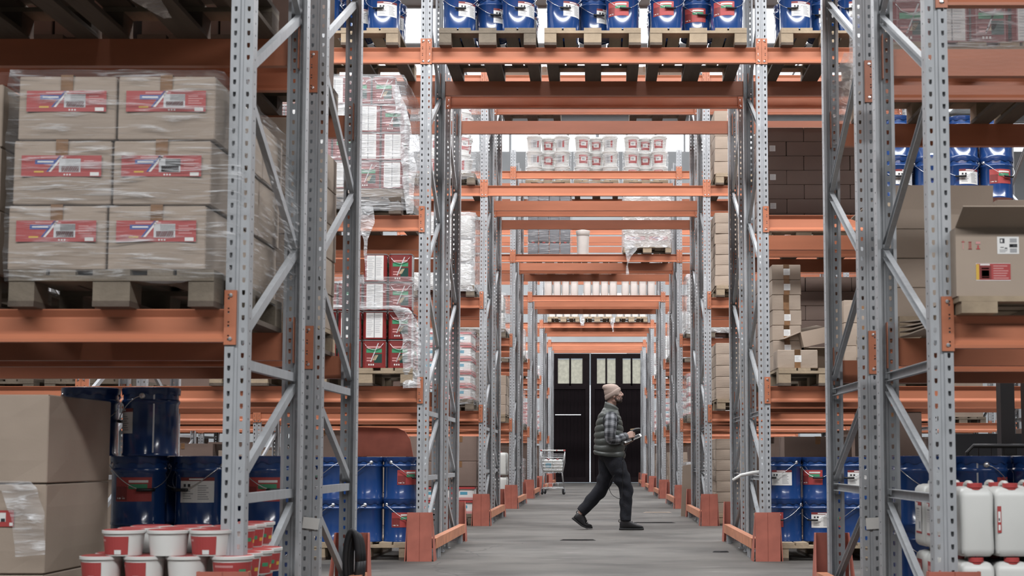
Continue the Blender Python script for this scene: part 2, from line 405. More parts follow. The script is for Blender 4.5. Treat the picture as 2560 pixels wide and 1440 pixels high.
def connector_mesh(side):
    # pierced plate on the post face, next to the beam end (local x = beam end, plate reaches outwards)
    mb = MB(); s = side
    xs = [0.002, 0.012, 0.019, 0.042]; zs = [-.142]
    for k in range(4):
        z = -.125 + k * .054; zs += [z, z + .009, z + .016, z + .022]
    zs.append(.075)
    for j in range(len(zs) - 1):
        kind = (j - 1) % 4 if j > 0 else 3
        for i in range(3):
            if i == 1 and kind in (0, 2) and j < len(zs) - 2: continue
            q = [(s * xs[i], -.004, zs[j]), (s * xs[i + 1], -.004, zs[j]), (s * xs[i + 1], -.004, zs[j + 1]), (s * xs[i], -.004, zs[j + 1])]
            mb.poly(q if s > 0 else q[::-1], 0)
    for z in (.055, -.118):
        mb.lathe([(.0075, 0), (.0075, .005), (0, .006)], 8, (0, 0, 0), 1)
        n0 = len(mb.v) - 17
        for i in range(n0, len(mb.v)):
            x, y, zz = mb.v[i]; mb.v[i] = (s * .024 + x, -.004 - zz, z + y)
    mb.box(min(s * .042, s * .046), max(s * .042, s * .046), -.004, .045, -.142, .075, 0)
    mb.box(min(s * -.002, s * .002), max(s * -.002, s * .002), -.004, .05, -.142, .075, 0)
    return mb.mesh('beam_connector', [M['orange'], M['bolt']])
CONN = {1: connector_mesh(1), -1: connector_mesh(-1)}
mb = MB(); mb.box(-.04, .04, -.012, -.004, -.028, .028)
for sx in (-.05, .05): pass
PLATE = mb.mesh('blank_plate', M['whiteplastic'])

BAY = 2.79
LV = 1.41
ROWY = [5.6 + 6.0 * k for k in range(7)]
F2 = FD + 0.42           # the back-to-back second rack starts here
ORD = ['first', 'second', 'third', 'fourth', 'fifth', 'sixth', 'seventh', 'eighth', 'ninth', 'tenth']
DROP = {(0, 1, 1): .025, (0, 1, 2): .05}
def rack(row, half):
    y = ROWY[row] + (F2 if half else 0)
    hgt = 4.4 if row == 6 else 6.0
    root = link('pallet_rack', None, None, (0, y, 0))
    which = ['near', 'far'][half]
    tag(root, 'grey steel pallet rack with orange beams, %s half of %s row from camera' % (which, ORD[row]), 'pallet rack', 'back to back pallet racks')
    ks = {0: (-2, -1, 0, 1), 1: (-3, -2, -1, 0, 1), 2: (-4, -3, -2, -1, 0, 1), 3: (-4, -3, -2, -1, 0, 1, 2)}.get(row, (-2, -1, 0, 1))
    for k in ks:
        fr = link('upright_frame', None, root, (k * BAY + BAY / 2, 0, 0))
        link('upright_post', POST[hgt], fr, (0, 0, 0)); link('upright_post', POST[hgt], fr, (0, FD, 0), (0, 0, PI))
        link('foot_plate', FOOT, fr, (0, 0, 0)); link('foot_plate', FOOT, fr, (0, FD, 0), (0, 0, PI))
        for b in BRACE[(hgt, bool(half))]: link('brace_bar', b, fr)
        if row == 0 and half and k in (-1, 0): link('blank_plate', PLATE, fr, (.004 if k else .012, 0, .50), (0, .12 if k < 0 else -.06, 0))
    for k in ks[1:]:
        levels = [3, 4] if k == 0 else [1, 2, 3, 4]
        if row == 6 or row == 0: levels = [l for l in levels if l < 4]
        for l in levels:
            z = LV * l - DROP.get((row, k, l), 0)
            for back in (0, 1):
                bm = link('beam', BEAM, root, (k * BAY, FD + .004 if back else -.004, z), (0, 0, PI if back else 0))
                link('beam_connector', CONN[1], bm, (BL / 2, 0, 0)); link('beam_connector', CONN[-1], bm, (-BL / 2, 0, 0))
    return root
for r in range(7):
    for hf in (0, 1): rack(r, hf)

# post guards and guide rails on the floor
def guard_asset():
    mb = MB()     # folded plate, front at y = 0, wings running back (+y)
    w2, h = .10, .39
    mb.box(-w2, -.0025, 0, .006, 0, h); mb.box(.0025, w2, 0, .006, 0, h); mb.box(-.0025, .0025, .003, .006, 0, h)
    me = mb.mesh('guard_plate', M['orange2'])
    parts = []
    for s in (-1, 1):
        wg = MB()
        a = s * (w2 + .001); b = s * (w2 - .006)
        wg.hexa([(min(a, b) + s * .02, .004, 0), (max(a, b) + s * .02, .004, 0), (max(a, b) + s * .02, .17, 0), (min(a, b) + s * .02, .17, 0), (min(a, b), .006, h), (max(a, b), .006, h), (max(a, b), .03, h), (min(a, b), .03, h)])
        parts.append(('wing', wg.mesh('wing', M['orange2'])))
    ft = MB(); ft.box(-.09, .09, .02, .15, 0, .008)
    for sx in (-.06, .06): ft.lathe([(.012, .008), (.012, .022), (0, .022)], 6, (sx, .12, 0), 1)
    parts.append(('foot', ft.mesh('foot', [M['orange2'], M['bolt']])))
    return (me, parts)
GUARD = guard_asset()
def rail_asset():
    mb = MB(); L = 2.52
    mb.box(-.03, .03, 0, L, .09, .175)
    en = MB(); en.box(-.024, .024, -.001, .004, .096, .169)  # dark plate on the closed end stands in for shade inside the tube
    f = []
    ft = []
    for yy in (.25, .37, L - .3, L - .18):
        me = MB(); me.box(-.018, .018, yy, yy + .05, 0, .09); ft.append(('rail_foot', me.mesh('rail_foot', M['galv'])))
    return (mb.mesh('guard_rail', M['rail']), [('hollow_shade_plate', en.mesh('hollow_shade_plate', M['dark']))] + ft)
RAIL = rail_asset()
for r in range(7):
    for s in (-1, 1):
        x = s * BAY / 2
        sd = 'left' if s < 0 else 'right'
        put(GUARD, 'post_guard', (x, ROWY[r] - .13, 0), 0, 'orange steel post guard at near foot of %s row, %s of aisle' % (ORD[r], sd), 'post guard', 'orange post guards')
        put(GUARD, 'post_guard', (x, ROWY[r] + F2 + FD + .13, 0), PI, 'orange steel post guard at far foot of %s row, %s of aisle' % (ORD[r], sd), 'post guard', 'orange post guards')
        put(RAIL, 'guard_rail', (x - s * .085, ROWY[r] + .06, 0), 0, 'worn orange box rail along the floor, %s row, %s of aisle' % (ORD[r], sd), 'rail', 'floor guide rails')

# ------------------------------------------------------------------ goods
def pallet_asset(mm):
    parts = []
    def pt(nm, *bx, m=mm):
        mb = MB(); mb.box(*bx); return mb.mesh(nm, m)
    W, L = .8, 1.2
    xs = [(-.4, -.255), (-.24, -.14), (-.0725, .0725), (.14, .24), (.255, .4)]
    for a, b in xs: parts.append(('top_board', pt('top_board', a, b, 0, L, .122, .144)))
    for y0 in (0, .5275, 1.055): parts.append(('cross_board', pt('cross_board', -.4, .4, y0, y0 + .145, .100, .1215, m=mm if y0 == 0 else M['wood2'])))  # cross boards behind the front get greyer wood, underside shade in the colour
    for y0, y1 in ((0.004, .145), (.5275, .6725), (1.055, 1.196)):
        for a, b in ((-.4, -.30), (-.0725, .0725), (.30, .4)): parts.append(('block', pt('block', a, b, y0, y1, .0225, .0995)))
    for a, b in ((-.4, -.30), (-.0725, .0725), (.30, .4)): parts.append(('bottom_board', pt('bottom_board', a, b, 0, L, 0, .022, m=M['wood3'])))  # darker wood puts underside shade, with grime, into the colour
    return (None, parts)
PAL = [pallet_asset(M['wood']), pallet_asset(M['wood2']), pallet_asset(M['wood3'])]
PH = .144
def pallet(x, y, z, label, kind=0, rz=0.0):
    return put(PAL[kind], 'pallet', (x, y, z), rz, label, 'pallet', 'wooden pallets')

# blue steel drum with lug lid, ears, bail handle
DR, DH = .138, .345
def drum_asset(kind):
    mb = MB()
    mb.lathe([(0, .006), (DR - .004, .006), (DR, 0), (DR, .012), (DR - .003, .016), (DR - .003, .258), (DR + .003, .266), (DR + .005, .272), (DR + .003, .279), (DR - .002, .285), (DR - .002, .328)], 36)
    body = mb.mesh('drum_body', M['blue'], 'auto')
    ld = MB(); n = 24; prof = [(DR + .001, .312), (DR + .007, .330), (DR + .006, .343), (DR - .002, .345), (DR - .010, .338), (0, .336)]
    ld.lathe(prof, 48)
    for i, (x, y, z) in enumerate(ld.v[:48]):
        if (i // 2) % 2: ld.v[i] = (x * 1.02, y * 1.02, z - .008)
    lid = ld.mesh('lid', M['bluelid'], 'auto')
    hd = MB(); pts = []
    for k in range(17):
        t = PI * k / 16
        pts.append(((DR + .014) * math.cos(t), -(DR + .012) * math.sin(t), .300 - .125 * math.sin(t) ** 1.5))
    hd.tube(pts, .0024, 5)
    handle = hd.mesh('handle', M['wire'], True)
    gp = MB(); gp.tube([(-.045, -DR - .012, .176), (-.02, -DR - .014, .175), (.02, -DR - .014, .175), (.045, -DR - .012, .176)], .0085, 8); grip = gp.mesh('grip', M['black'], True)
    ears = []
    for s in (-1, 1):
        er = MB(); n0 = 0; er.lathe([(.017, 0), (.016, .006), (.008, .011), (0, .012)], 12)
        for i in range(n0, len(er.v)):
            x, y, z = er.v[i]; er.v[i] = (s * (DR - .003 + z), x, .300 + y)
        ears.append(('handle_ear', er.mesh('handle_ear', M['wire'], True)))
    sm = MB(); a = 2.0 if kind == 'white' else -1.9
    for d in (0,):
        f = cyl_map(DR - .001, a, 0); sm.poly([f(-.004, .016, 0), f(.004, .016, 0), f(.004, .32, 0), f(-.004, .32, 0)])
    seam = sm.mesh('seam', M['wire'])
    an = 0.55 if kind == 'white' else -0.45
    if kind == 'white':
        el = [(0, 0, 1, 1, 'white'), (0, .86, 1, 1, 'dred'), (.30, .90, .7, .96, 'white'), (.12, .62, .2, .74, 'ink'), (.26, .62, .34, .74, 'ink')] + lines(.1, .12, .48, .5, 4) + lines(.55, .1, .92, .72, 7)
        lab = art(el, .18, .125, cyl_map(DR - .002, an, .175), 12, name='paper_label')
    else:
        el = [(0, 0, 1, 1, 'red'), (.40, .78, .9, .88, 'white'), (.40, .52, .88, .72, 'green'), (.02, .04, .36, .62, 'dred'), (.06, .10, .20, .16, 'white'), (.24, .10, .30, .16, 'white'), (.10, .30, .2, .62, 'beige', .22), (.2, .20, .26, .72, 'lgrey', .26)]
        lab = art(el, .19, .12, cyl_map(DR - .002, an, .178), 12, name='picture_label')
    return (None, [('drum_body', body), ('lid', lid), ('handle', handle, [('grip', grip)]), *ears, ('seam', seam), (lab.name.split('.')[0], lab)])
DRUM = {'white': drum_asset('white'), 'red': drum_asset('red')}
def drum(x, y, z, label, kind=None, rz=None, group='blue steel drums'):
    kind = kind or R.choice(['white', 'red'])
    rz = R.uniform(-.7, .7) if rz is None else rz
    return put(DRUM[kind], 'paint_drum', (x + R.uniform(-.006, .006), y + R.uniform(-.006, .006), z), rz, label, 'drum', group)
TW = {1: [''], 2: ['bottom', 'top'], 3: ['bottom', 'middle', 'top'], 4: ['bottom', 'second', 'third', 'top']}
CW = ['leftmost', 'second', 'third', 'fourth', 'fifth', 'sixth', 'seventh']

# cartons
_cart = {}
def carton_asset(wd, dp, h, m='card', tape=True, sticker=None, bulge=.004, stape=None):
    key = (wd, dp, h, m, tape, sticker, bulge, stape)
    if key in _cart: return _cart[key]
    mb = MB(); n = 4
    def g(t): return -1 + 2 * t / n
    e = .004
    def surf(ax, s):
        ids = []
        for j in range(n + 1):
            row = []
            for i in range(n + 1):
                a, b = g(i), g(j); q = bulge * (1 - a * a) * (1 - b * b)
                if ax == 0: p = (s * (wd / 2 + q), a * (dp / 2 - e) * s + 0, h / 2 + b * (h / 2 - e))
                elif ax == 1: p = (-s * a * (wd / 2 - e), s * (dp / 2 + q), h / 2 + b * (h / 2 - e))
                else: p = (a * (wd / 2 - e), s * b * (dp / 2 - e), h / 2 + s * (h / 2 + q * .4))
                row.append(mb.vert(p))
            ids.append(row)
        for j in range(n):
            for i in range(n): mb.face((ids[j][i], ids[j][i + 1], ids[j + 1][i + 1], ids[j + 1][i]))
        return ids
    G = {(ax, s): surf(ax, s) for ax in (0, 1, 2) for s in (-1, 1)}
    # join the slightly inset faces with bevel strips
    def strip(A, B):
        for i in range(len(A) - 1): mb.face((A[i], A[i + 1], B[i + 1], B[i]))
    edges = {}
    import itertools
    for k, ids in G.items():
        edges[k] = [ids[0], [r[-1] for r in ids], ids[-1][::-1], [r[0] for r in ids][::-1]]
    flat = [(k, e2) for k, es in edges.items() for e2 in es]
    used = set()
    for i in range(len(flat)):
        for j in range(i + 1, len(flat)):
            if flat[i][0][0] == flat[j][0][0]: continue
            A, B = flat[i][1], flat[j][1]
            for BB in (B, B[::-1]):
                if all((Vector(mb.v[p]) - Vector(mb.v[q])).length < e * 1.8 for p, q in zip(A, BB)): strip(A, BB)
    root = mb.mesh('carton', M[m], False)
    parts = []
    if tape:
        t = MB(); tw = .024; y = -dp / 2 - bulge - .0006; zt = h + bulge * .4 + .0006
        t.poly([(-tw, -dp / 2 - bulge, zt), (tw, -dp / 2 - bulge, zt), (tw, dp / 2, zt), (-tw, dp / 2, zt)])
        t.poly([(-tw, y, h - min(.5 * h, .07)), (tw, y, h - min(.5 * h, .07)), (tw, y, zt), (-tw, y, zt)])
        if tape == 'full': t.poly([(-tw, y, .002), (tw, y, .002), (tw, y, h), (-tw, y, h)])
        parts.append(('tape', t.mesh('tape', M['tape'])))
    if stape:
        t = MB(); x = -wd / 2 - bulge - .0006
        t.poly([(x, .02, h * .4), (x, -.02, h * .4), (x, -.02, h), (x, .02, h)]); parts.append(('side_tape', t.mesh('side_tape', M['tape'])))
    if sticker:
        y = -dp / 2 - bulge - .0012
        if sticker == 'white':
            s = min(.055, h * .45)
            el = [(0, 0, 1, 1, 'white')] + lines(.1, .12, .9, .9, 5, 'lgrey')
            lb = art(el, s, s, lambda x, z, d: (x + .004, y - d, z + h * .52), name='sticker')
        elif sticker == 'redpic':
            el = [(0, 0, 1, 1, 'red'), (.17, .58, .43, .80, 'blue'), (.20, .66, .40, .73, 'white'), (.24, .86, .56, .94, 'pink'), (.47, .20, .74, .84, 'lgrey'), (.50, .22, .72, .50, 'dred'), (.55, .52, .74, .82, 'white'), (.34, .22, .37, .98, 'white', .16), (.31, .22, .335, .98, 'blue', .16), (.16, .18, .28, .26, 'yellow')] + [(.53 + i * .035, .05, .55 + i * .035, .12, 'white') for i in range(3)] + [(.86, .03, .97, .20, 'white')] + lines(.78, .35, .97, .8, 4, 'pink')
            lb = art(el, wd * .82, h * .33, lambda x, z, d: (x, y - d, z + h * .60), name='red_label')
        elif sticker == 'smallred':
            el = [(0, 0, 1, 1, 'red'), (.25, .3, .72, .85, 'white'), (.3, .45, .5, .8, 'blue'), (.55, .3, .7, .5, 'ink'), (.85, .05, .97, .25, 'white')]
            lb = art(el, .115, .065, lambda x, z, d: (x + wd * .2, y - d, z + h * .62), name='red_label')
        parts.append((lb.name.split('.')[0], lb))
    _cart[key] = (root, parts); return _cart[key]
def carton(x, y, z, wd, dp, h, label, m='card', tape=True, sticker=None, rz=0.0, bulge=.004, group=None, stape=None):
    """x, y = middle of the front bottom edge"""
    a = carton_asset(wd, dp, h, m, tape, sticker, bulge, stape)
    return put(a, 'carton', (x, y + dp / 2, z), rz + R.uniform(-.012, .012), label, 'box', group)

def open_carton(x, y, z, wd, dp, h, label, flaps=(40, 50, 100, 100), rz=0.0, tilt=0.0, m='card', extra=(), group='opened cartons', fl=.55):
    """open-topped box with four flaps; angles from upright outwards: front, back, left, right"""
    t = .005; mb = MB()
    mb.box(-wd / 2, wd / 2, 0, dp, 0, t); mb.box(-wd / 2, wd / 2, 0, t, t, h); mb.box(-wd / 2, wd / 2, dp - t, dp, t, h)
    mb.box(-wd / 2, -wd / 2 + t, t, dp - t, t, h); mb.box(wd / 2 - t, wd / 2, t, dp - t, t, h)
    o = link('open_carton', mb.mesh('open_carton', M[m]), None, (x, y, z), (0, tilt, rz))
    L = dp * fl
    for i, an in enumerate(flaps):
        if an is None: continue
        a = math.radians(an); f = MB(); l = min(L, h * 1.2)
        c, s = math.cos(a) * l, math.sin(a) * l
        if i == 0: q = [(-wd / 2, 0, h), (wd / 2, 0, h), (wd / 2, -s, h + c), (-wd / 2, -s, h + c)]; nn = Vector((0, math.cos(a), math.sin(a)))
        elif i == 1: q = [(wd / 2, dp, h), (-wd / 2, dp, h), (-wd / 2, dp + s, h + c), (wd / 2, dp + s, h + c)]; nn = Vector((0, -math.cos(a), math.sin(a)))
        elif i == 2: q = [(-wd / 2, dp, h), (-wd / 2, 0, h), (-wd / 2 - s, 0.01, h + c), (-wd / 2 - s, dp - .01, h + c)]; nn = Vector((math.cos(a), 0, math.sin(a)))
        else: q = [(wd / 2, 0, h), (wd / 2, dp, h), (wd / 2 + s, dp - .01, h + c), (wd / 2 + s, 0.01, h + c)]; nn = Vector((-math.cos(a), 0, math.sin(a)))
        q = [Vector(p) for p in q]; f.hexa([*q, *[p + nn * t for p in q]])
        link('flap', f.mesh('flap', M[m]), o)
    for nm, me, lc in extra: link(nm, me, o, lc)
    return tag(o, label, 'box', group)

# stretch film round a load
def wrap(name, x0, x1, y0, y1, z0, z1, label, m='film', amp=.012, seed=0, top=.10, bulge=None, group='stretch film wraps', rnd=.05):
    mb = MB(); nu, nv = 72, 22; cx, cy = (x0 + x1) / 2, (y0 + y1) / 2; hx, hy = (x1 - x0) / 2, (y1 - y0) / 2
    rows = []
    per = 2 * (x1 - x0) + 2 * (y1 - y0)
    def outline(t, hx, hy):
        p = t * per
        for (ax, ay, bx, by) in ((-hx, -hy, hx, -hy), (hx, -hy, hx, hy), (hx, hy, -hx, hy), (-hx, hy, -hx, -hy)):
            l = math.hypot(bx - ax, by - ay)
            if p <= l + 1e-9: return ax + (bx - ax) * p / l, ay + (by - ay) * p / l
            p -= l
        return -hx, -hy
    for j in range(nv + 4):
        f = j / nv; ins = 0
        z = z0 + (z1 - z0) * min(f, 1)
        if j > nv: ins = top * (j - nv) / 3; z = z1 + .012 * math.sin((j - nv))
        row = []
        for k in range(nu):
            x, y = outline(k / nu, hx - ins, hy - ins)
            c = min(hx - ins - abs(x), hy - ins - abs(y)) if False else 0
            d = noise.noise(Vector((x * 5 + seed * 7.1, y * 5, z * 9))) * amp + noise.noise(Vector((x * 14, y * 14 + seed, z * 22))) * amp * .5
            L = math.hypot(x / max(hx, .01), y / max(hy, .01)) or 1
            ox, oy = x / (hx * L) if hx else 0, y / (hy * L) if hy else 0
            bq = bulge(x + cx, y + cy, z) if bulge else (0, 0, 0)
            row.append(mb.vert((cx + x + ox * (d + .006) + bq[0], cy + y + oy * (d + .006) + bq[1], z + noise.noise(Vector((x * 8, y * 8 + 9, seed + z * 3))) * amp * (1.5 if j in (0, nv + 3) else .5) + bq[2])))
        rows.append(row)
    for j in range(len(rows) - 1):
        for k in range(nu): mb.face((rows[j][k], rows[j][(k + 1) % nu], rows[j + 1][(k + 1) % nu], rows[j + 1][k]))
    return tag(link(name, mb.mesh(name, M[m], True)), label, 'plastic wrap', group)
def film_sheet(pts, wdt, label, m='film2', seed=0, n=26, k2=12, amp=.02):
    """hanging strip of film: centre line pts, widths wdt along x"""
    mb = MB(); pts = [Vector(p) for p in pts]; rows = []
    for i in range(n + 1):
        t = i / n * (len(pts) - 1); a = min(int(t), len(pts) - 2); f = t - a
        p = pts[a].lerp(pts[a + 1], f); w = wdt[a] * (1 - f) + wdt[a + 1] * f; row = []
        for k in range(k2 + 1):
            u = k / k2 - .5
            q = p + Vector((u * w, abs(u) * w * .25, 0))
            q += Vector((noise.noise(q * 9 + Vector((seed, 0, 0))), noise.noise(q * 11 + Vector((0, seed + 5, 0))) * 1.4, noise.noise(q * 7 + Vector((0, 0, seed))) * .6)) * amp
            row.append(mb.vert(q))
        rows.append(row)
    for i in range(n):
        for k in range(k2): mb.face((rows[i][k], rows[i][k + 1], rows[i + 1][k + 1], rows[i + 1][k]))
    return tag(link('film_tail', mb.mesh('film_tail', M[m], True)), label, 'plastic film', 'loose film tails')

# square red tin
TS, TH = .185, .232
def tin_asset():
    mb = MB(); s = TS / 2; b = .018
    prof = [(-s + b, -s), (s - b, -s), (s, -s + b), (s, s - b), (s - b, s), (-s + b, s), (-s, s - b), (-s, -s + b)]
    mb.prism(prof, lambda p: (p[0], p[1], .004), lambda p: (p[0], p[1], TH - .006))
    ld = MB(); ld.prism(prof, lambda p: (p[0] * 1.02, p[1] * 1.02, TH - .008), lambda p: (p[0] * 1.02, p[1] * 1.02, TH)); ld.lathe([(.05, TH), (.05, TH + .002), (0, TH + .002)], 16)
    pic = [(.02, .02, .98, .98, 'dred'), (.08, .74, .92, .80, 'pink'), (.08, .55, .95, .70, 'green'), (.52, .16, .96, .50, 'dgreen'), (.10, .22, .4, .27, 'pink'), (.10, .32, .42, .36, 'pink'), (.42, .26, .60, .46, 'beige', .16), (.30, .2, .36, .92, 'lgrey', .42), (.2, .06, .27, .12, 'white'), (.32, .06, .39, .12, 'white'), (.44, .06, .51, .12, 'white')]
    dat = [(.0, .02, 1, .98, 'white'), (.47, .02, .53, .98, 'grey')] + lines(.06, .10, .44, .92, 12, 'lgrey') + lines(.57, .2, .95, .92, 10, 'lgrey')
    parts = [('lid', ld.mesh('lid', M['tinlid']))]
    for i, el in enumerate((pic, dat, pic, dat)):
        a = i * PI / 2
        f = (lambda a: lambda x, z, d: (math.cos(a) * x + math.sin(a) * (s + d), math.sin(a) * x - math.cos(a) * (s + d), z + TH / 2))(a)
        nm = 'data_label' if el is dat else 'picture_label'
        parts.append((nm, art(el, (TS - .04) if el is pic else TS - .05, TH - .02, f, name=nm)))
    hd = MB(); hd.tube([(-.08, -s - .004, .205), (-.05, -s - .007, .165), (0, -s - .008, .15), (.05, -s - .007, .165), (.08, -s - .004, .205)], .002, 5)
    parts.append(('handle', hd.mesh('handle', M['wire'], True)))
    return (mb.mesh('square_tin', M['tin']), parts)
TIN = tin_asset()
def tin(x, y, z, label, q=None): return put(TIN, 'square_tin', (x, y, z), (R.choice((0, 0, 1, 3)) if q is None else q) * PI / 2 + R.uniform(-.03, .03), label, 'tin', 'red square tins')

# round tubs and buckets
def tub_asset(r, h, red=False, handle=False, lidm='redplastic', lab=None):
    mb = MB(); mb.lathe([(0, .003), (r * .84, .003), (r * .86, 0), (r * .97, h * .80), (r * 1.0, h * .82), (r * 1.0, h * .86), (r * .97, h * .87)], 30)
    body = mb.mesh('tub_body', M['whiteplastic'], 'auto')
    rim = MB(); rim.lathe([(r * .98, h * .84), (r * 1.06, h * .86), (r * 1.07, h * .97), (r * 1.0, h * .985)], 30)
    ld = MB(); ld.lathe([(r * 1.0, h * .985), (r * .96, h), (r * .90, h * .985), (0, h * .985)], 30)
    parts = [('tub_body', body), ('rim', rim.mesh('rim', M['whiteplastic'], 'auto')), ('lid', ld.mesh('lid', M[lidm], 'auto'))]
    tp = lambda ang, z0: (lambda x, z, d: ((r * (.86 + .11 * (z + z0) / (h * .8)) + d + .0012) * math.sin(ang + x / r), -(r * (.86 + .11 * (z + z0) / (h * .8)) + d + .0012) * math.cos(ang + x / r), z0 + z))
    if red:
        el = [(0, 0, 1, 1, 'red'), (.1, .72, .5, .84, 'pink'), (.12, .1, .3, .4, 'white')] + ([(.62, .40, .78, .62, 'green'), (.85, .3, .97, .5, 'yellow')] if red > 0 else [(.72, .02, .86, .26, 'white')])
        parts.append(('printed_band', art(el, 2.6 * r, h * .70, tp(red if isinstance(red, float) else -.9, h * .40), 16, name='printed_band')))
    if lab:
        el = [(0, 0, 1, 1, 'red'), (.2, .3, .8, .75, 'white'), (.3, .4, .6, .6, 'grey'), (.1, .85, .9, .93, 'pink')] if lab == 'red' else [(0, 0, 1, 1, 'lgrey'), (.25, .1, .6, .9, 'grey'), (.7, .1, .9, .9, 'red')]
        parts.append(('printed_band', art(el, 1.3 * r, h * .55, tp(.4, h * .42), 10, name='printed_band')))
    if handle:
        hd = MB(); hd.tube([(r * 1.06 * math.cos(PI * k / 12), -r * 1.08 * math.sin(PI * k / 12), h * .84 - .3 * h * math.sin(PI * k / 12)) for k in range(13)], .003, 5)
        parts.append(('handle', hd.mesh('handle', M['whiteplastic'], True)))
    return (None, parts)

# jerrycan
def jerry_asset(wd, dp, h, label=None, m='hdpe', slab=None):
    mb = MB(); rings = []
    def ring(hx, hy, z, rr=.019, oy=0):
        pts = []
        for (sx, sy, a0) in ((1, -1, -PI / 2), (1, 1, 0), (-1, 1, PI / 2), (-1, -1, PI)):
            for k in range(5):
                a = a0 + PI / 2 * k / 4
                pts.append((sx * (hx - rr) + rr * math.cos(a), oy + sy * (hy - rr) + rr * math.sin(a), z))
        return pts
    a, b = wd / 2, dp / 2
    rings = [ring(a - .012, b - .012, 0), ring(a - .002, b - .002, .012), ring(a, b, .03), ring(a - .002, b - .002, h * .45), ring(a, b, h * .80), ring(a - .003, b - .004, h * .87), ring(a - .012, b - .016, h * .915, .019), ring(a - .03, b - .04, h * .94, .019)]
    mb.loft(rings)
    body = mb.mesh('can_body', M[m], 'auto')
    hd = MB(); hd.tube([(0, b - .03, h * .91), (0, b - .035, h * .96), (0, b - .06, h * .985), (0, -b + .10, h * .985), (0, -b + .08, h * .96), (0, -b + .075, h * .91)], .011, 8)
    cp = MB(); cp.lathe([(.026, h * .90), (.026, h * .93), (.030, h * .93), (.030, h * .985), (.0285, h * .99), (0, h * .99)], 20, (0, -b + .034, 0))
    parts = [('can_body', body), ('handle', hd.mesh('handle', M[m], True)), ('cap', cp.mesh('cap', M['redplastic'], 'auto'))]
    def lab(el, w_, h_, f, nm): parts.append((nm, art(el, w_, h_, f, name=nm)))
    el = [(0, 0, 1, 1, 'white'), (0, .68, 1, 1, 'red'), (0, .68, .35, .75, 'white'), (.1, .78, .85, .90, 'pink'), (.08, .58, .6, .62, 'grey')] + lines(.1, .30, .7, .56, 5, 'lgrey') + [(.45, .10, .85, .30, 'lgrey'), (.58, .12, .72, .28, 'dgreen'), (0, 0, 1, .05, 'red')]
    if label == 'front': lab(el, wd * .62, h * .48, lambda x, z, d: (x, -b - .0008 - d, z + h * .5), 'product_label')
    if slab: lab(el, dp * .50, h * .62, lambda x, z, d: (-a - .0008 - d, -x, z + h * .5), 'side_label')
    if label == 'blue': lab([(0, 0, 1, 1, 'cyan'), (.1, .55, .9, .62, 'white')] + lines(.1, .1, .9, .5, 3, 'white'), wd * .6, h * .34, lambda x, z, d: (x, -b - .0008 - d, z + h * .5), 'blue_label')
    if label == 'strip': lab([(0, 0, 1, 1, 'red'), (.2, .4, .8, .8, 'white'), (.3, .45, .6, .55, 'ink'), (.25, .1, .75, .3, 'white')], .016, h * .36, lambda x, z, d: (-wd * .40 + x, -b - .0008 - d, z + h * .5), 'strip_label')
    return (None, parts)
JERRY = {k: jerry_asset(.136, .20, .29, *v) for k, v in dict(plain=(None,), side=(None, 'hdpe', True), strip=('strip',)).items()}
# ------------------------------------------------------------------ stock on the racks
z1, z2, z3, z4 = LV, 2 * LV, 3 * LV, 4 * LV
Yr = ROWY
# ---- first row, left bay -------------------------------------------------
pallet(-1.86, 5.50, z1, 'wooden pallet under shrink wrapped printed cartons at upper left', 1)
for k in range(3):
    for i in range(2):
        for j in range(3):
            if j == 2 and i == 0: continue
            xx = -1.86 + (-.196 + .392 * i) + (-.012 * (2 - k))
            lab = '%s carton with red picture label, %s column, %s, wrapped pallet upper left' % (['lower', 'middle', 'upper'][k], ['left', 'right'][i], ['at front', 'second behind', 'at back'][j])
            carton(xx, 5.51 + j * .40, z1 + PH + k * .258, .382, .395, .253, lab, 'card', True, 'redpic' if j == 0 else None, 0, .009, 'wrapped cartons upper left')
wrap('stretch_wrap', -2.275, -1.445, 5.495, 6.72, z1 + .10, z1 + PH + .79, 'clear stretch wrap round six printed cartons at upper left', 'film0', .013, 1, .12,
     bulge=lambda x, y, z: (.07 * max(0, math.sin((z - 1.5) * 4)) * (1 if x > -1.5 else 0), 0, 0))
pallet(-2.78, 5.58, z1, 'wooden pallet cut off by left photo edge, beside wrapped cartons', 1)
for k in range(3):
    carton(-2.56, 5.64, z1 + PH + k * .258, .39, .40, .256, 'brown carton at extreme left edge, %s one, next to wrapped pallet' % ['lowest', 'middle', 'highest'][k], 'card', True, None, 0, .008, 'cartons at left edge')
# second half of the row: tall stack of cartons seen between the posts
pallet(-1.90, 7.08, z1, 'wooden pallet under tall carton stack between left grey posts', 0)
for k in range(5):
    for j in range(2):
        carton(-1.735, 7.12 + j * .56, z1 + PH + k * .20, .47, .55, .198, '%s carton, %s file of tall stack between left posts' % (['lowest', 'second', 'middle', 'fourth', 'highest'][k], ['front', 'back'][j]), 'card', True, None, R.uniform(-.02, .02), .006, 'tall carton stack left')
# pallets seen from below on the level above
for n, x in (('inner', -1.90), ('middle', -2.75)):
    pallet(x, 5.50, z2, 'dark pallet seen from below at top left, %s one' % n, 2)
    for k in range(2):
        carton(x - .2 + .4 * k, 5.6, z2 + PH, .39, 1.0, .5, 'carton on %s dark pallet at top left, %s half' % (n, ['left', 'right'][k]), 'card2', True, None, 0, .006, 'cartons on top left pallets')
film_sheet([(-1.95, 5.62, z2 + .02), (-1.93, 5.9, z2 - .02), (-1.90, 6.25, z2 - .03)], [.10, .16, .05], 'crumpled film end poking under top left pallet', seed=3)
